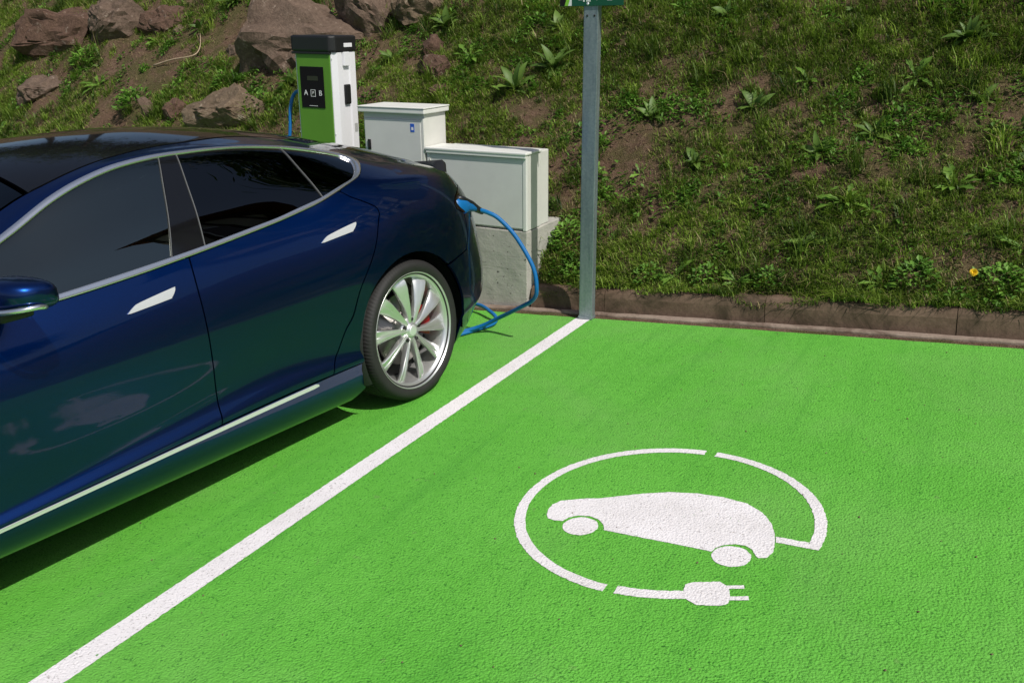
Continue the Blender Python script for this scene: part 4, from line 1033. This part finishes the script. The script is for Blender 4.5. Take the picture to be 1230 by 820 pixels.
def herb(name, x, y, size, label, seed, group=None, n=120):
    r = random.Random(seed); V = []; F = []; T = []
    for k in range(n):
        a = r.uniform(0, 6.283); q = size*math.sqrt(r.random()); h = (size*.75)*(1-(q/size)**2)*r.uniform(.35, 1) + .01
        c = Vector((q*math.cos(a), q*math.sin(a), h)); d = Vector((math.cos(a)+r.gauss(0, .6), math.sin(a)+r.gauss(0, .6), r.uniform(.0, .9))).normalized()
        s = d.cross(Vector((0, 0, 1))).normalized(); L = size*r.uniform(.16, .34); w = L*.32; b = len(V); tt = r.uniform(0, .75)
        upv = s.cross(d)*L*.12
        V += [c, c+d*L*.5-s*w+upv, c+d*L, c+d*L*.5+s*w+upv]; F += [(b, b+1, b+2, b+3)]; T += [tt*.8, tt, tt+.12, tt]
    p = empty(name, (x, y, hill(x, y)-.005)); me = mesh('foliage', V, F, False); me.materials.append(MT['herb'])
    at = me.attributes.new('tint', 'FLOAT', 'POINT'); at.data.foreach_set('value', np.array(T, dtype=np.float32))
    link('foliage', me, p)
    st = tube_mesh('stem', [(0, 0, -.02), (0, 0, size*.3)], .006, 6); link('stem', st, p, MT['herb'])
    p.rotation_mode = 'QUATERNION'; p.rotation_quaternion = Vector((0, 0, 1)).rotation_difference(Vector((0, 0, 1)).lerp(hill_n(x, y), .4).normalized())
    tag(p, label, 'plant', group); return p
WEEDS = [  # x, y, kind, size, label
    (-9.02, 7.02, 'dandelion', .30, 'big bright leafy weed on the bank above the front of the car roof'),
    (-10.3, 6.55, 'dandelion', .28, 'leafy weed at the left edge of the photo just above the car roof'),
    (-5.98, 6.78, 'dock', .27, 'broad-leaved bright weed touching the left side of the charger'),
    (-7.62, 7.88, 'dock', .30, 'dark upright weed at the top edge left of the largest boulder'),
    (-7.95, 7.62, 'dock', .22, 'dark small weed below the upright one left of the largest boulder'),
    (-8.55, 7.52, 'dandelion', .20, 'weed beside the small orange stone on the bank'),
    (-4.62, 7.38, 'dock', .27, 'dark dock rosette at the top edge between charger and sign post'),
    (-5.05, 7.08, 'dock', .24, 'dock growing just right of the charger cap'),
    (-3.42, 7.22, 'dock', .24, 'dock close under the left corner of the sign board'),
    (-3.55, 6.62, 'dock', .30, 'large dock halfway up the bank left of the sign post'),
    (-3.28, 6.78, 'dock', .30, 'large dark dock touching the sign post on its left'),
    (-4.15, 6.95, 'dandelion', .24, 'weed above the gap between the two cabinets'),
    (-4.20, 6.28, 'dandelion', .22, 'pale leaved weed right behind the tall cabinet lid'),
    (-3.75, 6.35, 'dandelion', .22, 'weed behind the top of the low cabinet'),
    (-2.30, 6.32, 'dock', .20, 'dock immediately right of the sign post halfway up the bank'),
    (-2.30, 7.15, 'dandelion', .20, 'low weed near the top edge right of the sign post'),
    (-1.95, 7.05, 'dock', .20, 'dark weed at the top edge above the ring symbol'),
    (-1.80, 5.29, 'dandelion', .22, 'weed leaning over the kerb right of the sign post'),
    (-1.88, 5.98, 'dock', .17, 'small dock above the kerb weed right of the sign post'),
    (-1.58, 6.38, 'dock', .20, 'dock with pale leaf in the middle of the right bank'),
    (-1.28, 6.62, 'dandelion', .20, 'rosette high on the bank above the ring symbol gap'),
    (-1.05, 5.50, 'dock', .21, 'broad dock with one large upright leaf above the kerb'),
    (-.88, 5.72, 'dandelion', .22, 'arching weed right of the large leaved dock above the kerb'),
    (-1.10, 6.05, 'dock', .18, 'small dock above the large leaved dock'),
    (-.78, 6.20, 'dock', .19, 'dock with folded pale leaf right of centre bank'),
    (-.60, 6.62, 'dandelion', .20, 'weed high on the right bank below the dark tuft'),
    (-.32, 6.85, 'dock', .24, 'dark green weed near the top right of the photo'),
    (-.20, 6.42, 'dock', .18, 'small weed under the dark weed at top right'),
    (-.30, 5.88, 'dandelion', .21, 'weed above the dandelion flower'),
    (.08, 5.50, 'dandelion', .20, 'leafy weed at the right edge just above the kerb'),
    (.10, 6.10, 'dock', .20, 'weed cut by the right edge halfway up the bank'),
    (-.60, 5.30, 'dandelion', .17, 'flat weed over the kerb left of the dandelion flower'),
    (-1.42, 5.28, 'dandelion', .16, 'flat weed on the kerb edge above the ring'),
    (-2.62, 5.95, 'dandelion', .18, 'weed beside the upper right corner of the low cabinet'),
]
for i, (x, y, kd, s, lb) in enumerate(WEEDS): plant('weed', x, y, kd, s, lb, 100+i)
fl = plant('dandelion_plant', -.135, 5.36, 'dandelion', .15, 'dandelion with a single yellow flower above the kerb at right', 77, None, 9)
V = []; F = []
for k in range(40):
    a = 2*math.pi*k*.382; e = .15 + 1.1*(k/40); L = .022; d = Vector((math.cos(a)*math.cos(e), math.sin(a)*math.cos(e), math.sin(e)*.7)); s = Vector((-math.sin(a), math.cos(a), 0))*.0035; b = len(V)
    V += [Vector((0, 0, 0))-s*.5, d*L-s, d*L+s, s*.5]; F.append((b, b+1, b+2, b+3))
fo = link('flower', mesh('flower', V, F), fl, MT['petal']); fo.location = (-.01, -.06, .085); fo.rotation_euler = (.5, 0, 0)
link('flower_stalk', tube_mesh('flower_stalk', [(0, 0, 0), (0, -.03, .05), (-.01, -.06, .085)], .0025, 6), fl, MT['dandelion'])
HERBS = [(-6.25, 6.52, .20, 'fine leaved bushy green plant left of the charger foot'), (-1.60, 5.285, .11, 'small bushy herb hanging over the kerb right of the post'),
         (-1.98, 5.285, .10, 'tiny herb at the kerb close to the sign post'), (-1.22, 5.285, .10, 'herb on the kerb edge above the ring gap'), (-.42, 5.33, .12, 'dense herb on the kerb left of the yellow flower'),
         (-2.62, 5.50, .14, 'grassy herb in the corner right of the plinth'), (-8.15, 6.75, .22, 'round dense green herb on the bank above the car roof'), (.0, 5.33, .12, 'herb on the kerb right of the yellow flower'),
         (-2.48, 5.29, .10, 'herb behind the kerb just left of the sign post'), (-9.55, 7.35, .2, 'herb under the big dark red boulder'), (-6.9, 6.85, .16, 'herb below the left end of the largest boulder')]
for i, (x, y, s, lb) in enumerate(HERBS): herb('herb', x, y, s, lb, 300+i, n=int(90+400*s))
r = random.Random(5)
for i in range(34):
    x = r.uniform(-11.5, .5) if i < 17 else r.uniform(-3.6, .4); y = r.uniform(5.5, 7.6) if x > -5 else r.uniform(6.6, 8.0)
    zone = 'on the bank above the car roof' if x < -5 else 'on the bank between charger and sign post' if x < -2.2 else 'on the bank right of the sign post'
    plant('weed', x, y, r.choice(['dock', 'dandelion', 'dandelion']), r.uniform(.09, .15), 'small low leafy weed scattered ' + zone, 500+i, 'small weeds ' + zone, r.randint(7, 12))

# ------------------------------------------------------------------ grass (nobody could count it)
def grass_mesh(name, pts, L, W, lean_amt, seed, tint=None):
    g = np.random.default_rng(seed); n = len(pts); az = g.uniform(0, 2*np.pi, n); d = np.stack([np.cos(az), np.sin(az), np.zeros(n)], 1); s = np.stack([-np.sin(az), np.cos(az), np.zeros(n)], 1)
    lean = lean_amt*g.uniform(.2, 1.3, n); upv = np.tile([0, -.22, 1.0], (n, 1)); tw_ = g.uniform(-.6, .6, n)
    s = s*np.cos(tw_)[:, None] + np.array([0, 0, 1])*np.sin(tw_)[:, None]*.3
    V = np.zeros((n, 5, 3))
    for k, (t, w) in enumerate(((0, .8), (.52, 1.))):
        c = pts + upv*(L*(t - .22*t*t*lean))[:, None] + d*(L*lean*t*t)[:, None]
        V[:, 2*k] = c - s*(W*w/2)[:, None]; V[:, 2*k+1] = c + s*(W*w/2)[:, None]
    V[:, 4] = pts + upv*(L*(1 - .40*lean))[:, None] + d*(L*lean)[:, None]
    b = (np.arange(n)*5)[:, None]
    tri = np.concatenate([b+np.array([[0, 1, 3]]), b+np.array([[0, 3, 2]]), b+np.array([[2, 3, 4]])], 1).reshape(-1, 3)
    me = bpy.data.meshes.new(name); me.vertices.add(n*5); me.vertices.foreach_set('co', V.astype(np.float32).ravel())
    me.loops.add(len(tri)*3); me.loops.foreach_set('vertex_index', tri.astype(np.int32).ravel()); me.polygons.add(len(tri))
    me.polygons.foreach_set('loop_start', np.arange(0, len(tri)*3, 3, dtype=np.int32)); me.polygons.foreach_set('loop_total', np.full(len(tri), 3, dtype=np.int32))
    me.update(calc_edges=True); me.validate()
    tn = tint if tint is not None else np.clip(g.uniform(0, .82, n) + (g.random(n) < .10)*.9, 0, 1)
    tv = np.repeat(tn[:, None], 5, 1) + np.array([-.06, -.06, 0, 0, .06])*(tn < .85)[:, None]
    at = me.attributes.new('tint', 'FLOAT', 'POINT'); at.data.foreach_set('value', tv.astype(np.float32).ravel()); me.materials.append(MT['grass']); return me
g = np.random.default_rng(21)
def dens(x, y):
    v = Vector((x, y, 0)); return .5 + .75*mnoise.noise(v*.9 + Vector((3, 1, 0))) + .55*mnoise.noise(v*2.4 + Vector((8, 8, 0))) + .35*mnoise.noise(v*6)
P = []; PL = []; PT = []; PW = []
def clumps(n, x0, x1, y0, y1, thr):
    k = 0
    while k < n:
        x = g.uniform(x0, x1); y = g.uniform(y0, y1); d_ = dens(x, y) + thr
        if d_ < .22 or g.random() > d_*1.25: continue
        k += 1; m = int(g.integers(16, 44)); R_ = g.uniform(.022, .075); base = np.clip(.42 + .35*mnoise.noise(Vector((x*1.3, y*1.3, 9))) + g.normal(0, .24), .02, .8)
        LL = g.uniform(.03, .085)*(.8 + .7*max(0, mnoise.noise(Vector((x*1.1, y*1.1, 5))))); dry = .18 if g.random() < .18 else .05
        a = g.uniform(0, 6.283, m); q = R_*np.sqrt(g.random(m))
        P.append(np.stack([x+q*np.cos(a), y+q*np.sin(a), np.zeros(m)], 1)); PL.append(LL*g.uniform(.5, 1.2, m)); PW.append(g.uniform(.003, .0068, m))
        PT.append(np.where(g.random(m) < dry, .97, np.clip(base + g.uniform(-.12, .12, m), 0, .8)))
clumps(9200, -5.2, 1.2, 5.25, 7.7, .10); clumps(5600, -12.6, -5.2, 6.0, 8.8, -.10); clumps(500, 1.2, 4, 5.26, 8, .1)
clumps(800, -2.7, 1.2, 5.165, 5.26, .30)
Pa = np.concatenate(P); PL = np.concatenate(PL); PT = np.concatenate(PT); PW = np.concatenate(PW)
# heights from a fine table of the bank
tx = np.arange(-14, 3.2, .05); ty = np.arange(5.2, 9.4, .05); TZ = np.array([[hill(x, y) for x in tx] for y in ty])
def hz(x, y):
    i = np.clip((x+14)/.05, 0, len(tx)-1.001); j = np.clip((y-5.2)/.05, 0, len(ty)-1.001); i0 = i.astype(int); j0 = j.astype(int); a = i-i0; b = j-j0
    return TZ[j0, i0]*(1-a)*(1-b)+TZ[j0, i0+1]*a*(1-b)+TZ[j0+1, i0]*(1-a)*b+TZ[j0+1, i0+1]*a*b
Pa[:, 2] = hz(Pa[:, 0], Pa[:, 1]) - .004; n = len(Pa)
tag(link('short_grass', grass_mesh('short_grass', Pa, PL, PW, 1.05, 1, PT)), 'short patchy green grass covering the earth bank', 'grass', kind='stuff')
SN_ = 12000; sx_ = np.where(g.random(SN_) < .6, g.uniform(-5.2, 1.2, SN_), g.uniform(-12.6, -5.2, SN_)); sy_ = np.where(sx_ > -5.2, g.uniform(5.2, 7.7, SN_), g.uniform(6.0, 8.6, SN_))
tag(link('dry_straw', grass_mesh('dry_straw', np.stack([sx_, sy_, hz(sx_, sy_) + .002], 1), g.uniform(.03, .09, SN_), g.uniform(.002, .0045, SN_), 2.3, 5, np.full(SN_, .97))), 'dry straw and dead stems lying over the soil of the bank', 'straw', kind='stuff')
TP = []; TL = []; TT = []
for i in range(1250):
    x = g.uniform(-12.5, 2.4); y = 5.26 + g.random()*3.2
    if dens(x, y) < .35: continue
    k = int(g.integers(14, 48)); rr_ = g.uniform(.015, .07); base = g.uniform(.05, .78); LL = g.uniform(.07, .20)*(1.25 if g.random() < .15 else 1)
    for _ in range(k):
        a = g.uniform(0, 6.28); q = rr_*math.sqrt(g.random()); TP.append((x+q*math.cos(a), y+q*math.sin(a), 0)); TL.append(LL*g.uniform(.5, 1.15)); TT.append(base + g.uniform(-.1, .12) if g.random() > .06 else .97)
for (wx, wy, *_q) in WEEDS:
    base = g.uniform(.1, .6)
    for _ in range(34):
        a = g.uniform(0, 6.28); q = .04 + .09*g.random(); TP.append((wx+q*math.cos(a), wy+q*math.sin(a), 0)); TL.append(g.uniform(.06, .15)); TT.append(base + g.uniform(-.1, .2))
for i in range(60):
    x = g.uniform(-3.6, 1.0) if i < 42 else g.uniform(-11, -5); y = g.uniform(5.35, 7.4) if x > -5 else g.uniform(6.4, 8)
    base = g.uniform(.02, .35); LL = g.uniform(.13, .22)
    for _ in range(int(g.integers(45, 90))):
        a = g.uniform(0, 6.28); q = .06*math.sqrt(g.random()); TP.append((x+q*math.cos(a), y+q*math.sin(a), 0)); TL.append(LL*g.uniform(.4, 1.1)); TT.append(base + g.uniform(-.1, .2))
TP = np.array(TP); TP[:, 2] = hz(TP[:, 0], TP[:, 1]) - .004; n = len(TP)
tag(link('long_grass', grass_mesh('long_grass', TP, np.array(TL), g.uniform(.0035, .0085, n), 1.1, 2, np.clip(np.array(TT), 0, 1))), 'longer arching grass tufts standing out of the short grass', 'grass', kind='stuff')
# low broad-leaved ground cover in drifts between the grass
V = []; F = []; T = []
for i in range(950):
    x = g.uniform(-5.2, 1.2) if i < 640 else g.uniform(-12, -5.2); y = g.uniform(5.2, 7.6) if x > -5.2 else g.uniform(6.2, 8.4)
    if mnoise.noise(Vector((x*1.7, y*1.7, 12))) < -.02: continue
    R_ = g.uniform(.04, .12); tn = g.uniform(.05, .6)
    for k in range(int(g.integers(30, 80))):
        a = g.uniform(0, 6.283); q = R_*math.sqrt(g.random()); px, py = x+q*math.cos(a), y+q*math.sin(a); pz = float(hz(np.array([px]), np.array([py]))[0]) + g.uniform(.005, .05)
        d = Vector((g.normal(), g.normal(), g.uniform(-.1, .8))).normalized(); s_ = d.cross(Vector((0, 0, 1))).normalized(); L = g.uniform(.014, .05); w = L*g.uniform(.18, .36); c = Vector((px, py, pz)); u_ = s_.cross(d)*L*.15; b = len(V)
        V += [c, c+d*L*.5-s_*w+u_, c+d*L, c+d*L*.5+s_*w+u_]; F.append((b, b+1, b+2, b+3)); t_ = tn + g.uniform(-.1, .15); T += [t_, t_, t_+.08, t_]
me = mesh('ground_cover', V, F); me.materials.append(MT['herb']); at = me.attributes.new('tint', 'FLOAT', 'POINT'); at.data.foreach_set('value', np.array(T, dtype=np.float32))
tag(link('ground_cover', me), 'low broad-leaved ground cover between the grass of the bank', 'ground cover', kind='stuff')
# crumbs of stone and litter on the soil and along the kerb foot
V = []; F = []
def crumb(c, s):
    b = len(V); R_ = [Vector((g.normal(), g.normal(), g.normal())).normalized()*s*g.uniform(.6, 1.1) for _ in range(1)]
    dirs = [Vector(q) for q in ((1, 0, 0), (-1, 0, 0), (0, 1, 0), (0, -1, 0), (0, 0, .7), (0, 0, -.7))]
    for d in dirs: V.append(c + d*s*g.uniform(.55, 1.25))
    for f in ((0, 2, 4), (2, 1, 4), (1, 3, 4), (3, 0, 4), (2, 0, 5), (1, 2, 5), (3, 1, 5), (0, 3, 5)): F.append(tuple(b+i for i in f))
for i in range(9000):
    x = g.uniform(-12.5, 2.0); y = 5.24 + g.random()*3.4; crumb(Vector((x, y, float(hz(np.array([x]), np.array([y]))[0]))), g.uniform(.004, .016)*(1.9 if g.random() < .08 else 1))
tag(link('soil_crumbs', mesh('soil_crumbs', V, F), None, RX), 'loose reddish crumbs of soil and stone on the bank', 'soil', kind='stuff')
V = []; F = []
for i in range(900):
    x = g.uniform(-2.75, 1.5) if g.random() > .3 else g.normal(-2.1, .2); y = 5.045 + abs(g.normal(0, .022)); crumb(Vector((x, y, .012)), g.uniform(.002, .007))
for i in range(170): crumb(Vector((g.uniform(-4, .4), g.uniform(1.2, 4.95), .003)), g.uniform(.0015, .005))
tag(link('kerb_litter', mesh('kerb_litter', V, F), None, TX), 'crumbs and plant litter along the foot of the kerb', 'litter', kind='stuff')

# ------------------------------------------------------------------ above the bank, seen only as reflections in the car
def tree(x, y, h, rad, label, seed):
    r = np.random.default_rng(seed); z0 = hill(x, y) - .1; t = empty('tree', (x, y, z0)); V = []; 
    pts = [(0, 0, 0), (.1, .05, h*.25), (-.05, .1, h*.55), (.05, 0, h*.8)]
    link('trunk', tube_mesh('trunk', catmull(pts, 5), lambda q: .17*(1-q*.8), 8), t, MT['bark'])
    for k in range(6):
        a = k*1.05; z = h*(.35+.07*k); e = (math.cos(a)*rad*.7, math.sin(a)*rad*.7, z+h*.14)
        link('limb', tube_mesh('limb', catmull([(0, 0, z), (e[0]*.5, e[1]*.5, z+h*.05), e], 4), lambda q: .06*(1-q*.7), 6), t, MT['bark'])
    nb = 26; cs = r.normal(size=(nb, 3)); cs /= np.linalg.norm(cs, axis=1)[:, None]; cs *= (r.random(nb)**.5)[:, None]*np.array([rad*.8, rad*.8, h*.32]); cs[:, 2] += h*.66
    n = 5200; c = cs[r.integers(0, nb, n)] + r.normal(size=(n, 3))*rad*.20; d = r.normal(size=(n, 3)); d /= np.linalg.norm(d, axis=1)[:, None]; e = np.cross(d, r.normal(size=(n, 3))); e /= np.linalg.norm(e, axis=1)[:, None]
    s = r.uniform(.07, .15, n)[:, None]; V = np.stack([c-d*s, c+e*s*.5, c+d*s, c-e*s*.5], 1).reshape(-1, 3); F = [(4*i, 4*i+1, 4*i+2, 4*i+3) for i in range(n)]
    me = mesh('crown', V, F); me.materials.append(MT['tree_leaf']); at = me.attributes.new('tint', 'FLOAT', 'POINT'); at.data.foreach_set('value', np.repeat(r.uniform(0, .8, n), 4).astype(np.float32)); link('crown', me, t)
    tag(t, label, 'tree')
tree(.8, 12.0, 8.5, 2.6, 'dark leafy tree whose crown is mirrored in the rear side window', 1)
tree(-6.5, 12.0, 6.0, 2.3, 'dark tree above the bank mirrored in the black roof of the car', 4)
tree(-11.5, 12.3, 6.5, 2.4, 'leftmost dark tree above the bank mirrored in the car roof', 5)
tree(-2.0, 12.6, 5.5, 2.0, 'dark tree behind the sign post mirrored in the car roof', 6)
for i, (tx_, ty_, th_) in enumerate(((-15.5, 12.2, 8.5), (-19.5, 13.5, 9.5), (-23.5, 12.4, 9.0), (-27.5, 14, 9.5))):
    tree(tx_, ty_, th_, 3.0, ('first', 'second', 'third', 'fourth')[i] + ' tree of the row left of the boulders, mirrored in the car roof', 20+i)
tree(19, 9.5, 6.0, 2.2, 'tree far to the right on the bank mirrored in the car doors', 3)
hs = empty('house', (8.6, 13.2, hill(8.6, 13.2)-.3), (0, 0, -.12)); tag(hs, 'timber framed house mirrored in the rear side window of the car', 'house')
MT['render'] = simple('house_render', (.55, .50, .42), .9, var=.1, vscale=3); MT['timber'] = simple('dark_timber', (.05, .035, .025), .8); MT['tile'] = simple('roof_tile', (.16, .07, .045), .85, var=.3, vscale=12)
box('wall', -4.5, 4.5, 0, 6, 0, 6.8, MT['render'], hs, .02)
bm = bmesh.new(); vs = [bm.verts.new(q) for q in ((-5, -.6, 6.7), (5, -.6, 6.7), (5, 6.6, 6.7), (-5, 6.6, 6.7), (-5, 3, 9.4), (5, 3, 9.4))]
for f in ((0, 1, 5, 4), (2, 3, 4, 5), (1, 2, 5), (3, 0, 4), (3, 2, 1, 0)): bm.faces.new([vs[i] for i in f])
link('roof', from_bm('roof', bm), hs, MT['tile'])
for zz in (.05, 2.2, 4.35, 6.5): box('beam', -4.5, 4.5, -.06, -.002, zz, zz+.2, MT['timber'], hs, .005)
for i in range(10): box('post', -4.5+i*.98, -4.34+i*.98, -.055, -.003, .26, 6.49, MT['timber'], hs, .005)
for i in range(4):
    for zz in (.75, 2.85, 5.0):
        w = box('window', -3.42+i*1.96, -2.62+i*1.96, -.05, -.004, zz, zz+1.1, MT['charger_white'], hs, .01); box('pane', -3.34+i*1.96, -2.70+i*1.96, -.058, -.051, zz+.08, zz+1.02, MT['screen'], w, 0)

# ------------------------------------------------------------------ turn the whole place by the slope of the ground
bpy.context.view_layer.update()
for o in list(scene.objects):
    if o.parent is None and o.type not in ('CAMERA', 'LIGHT'):
        o.matrix_world = G @ o.matrix_world
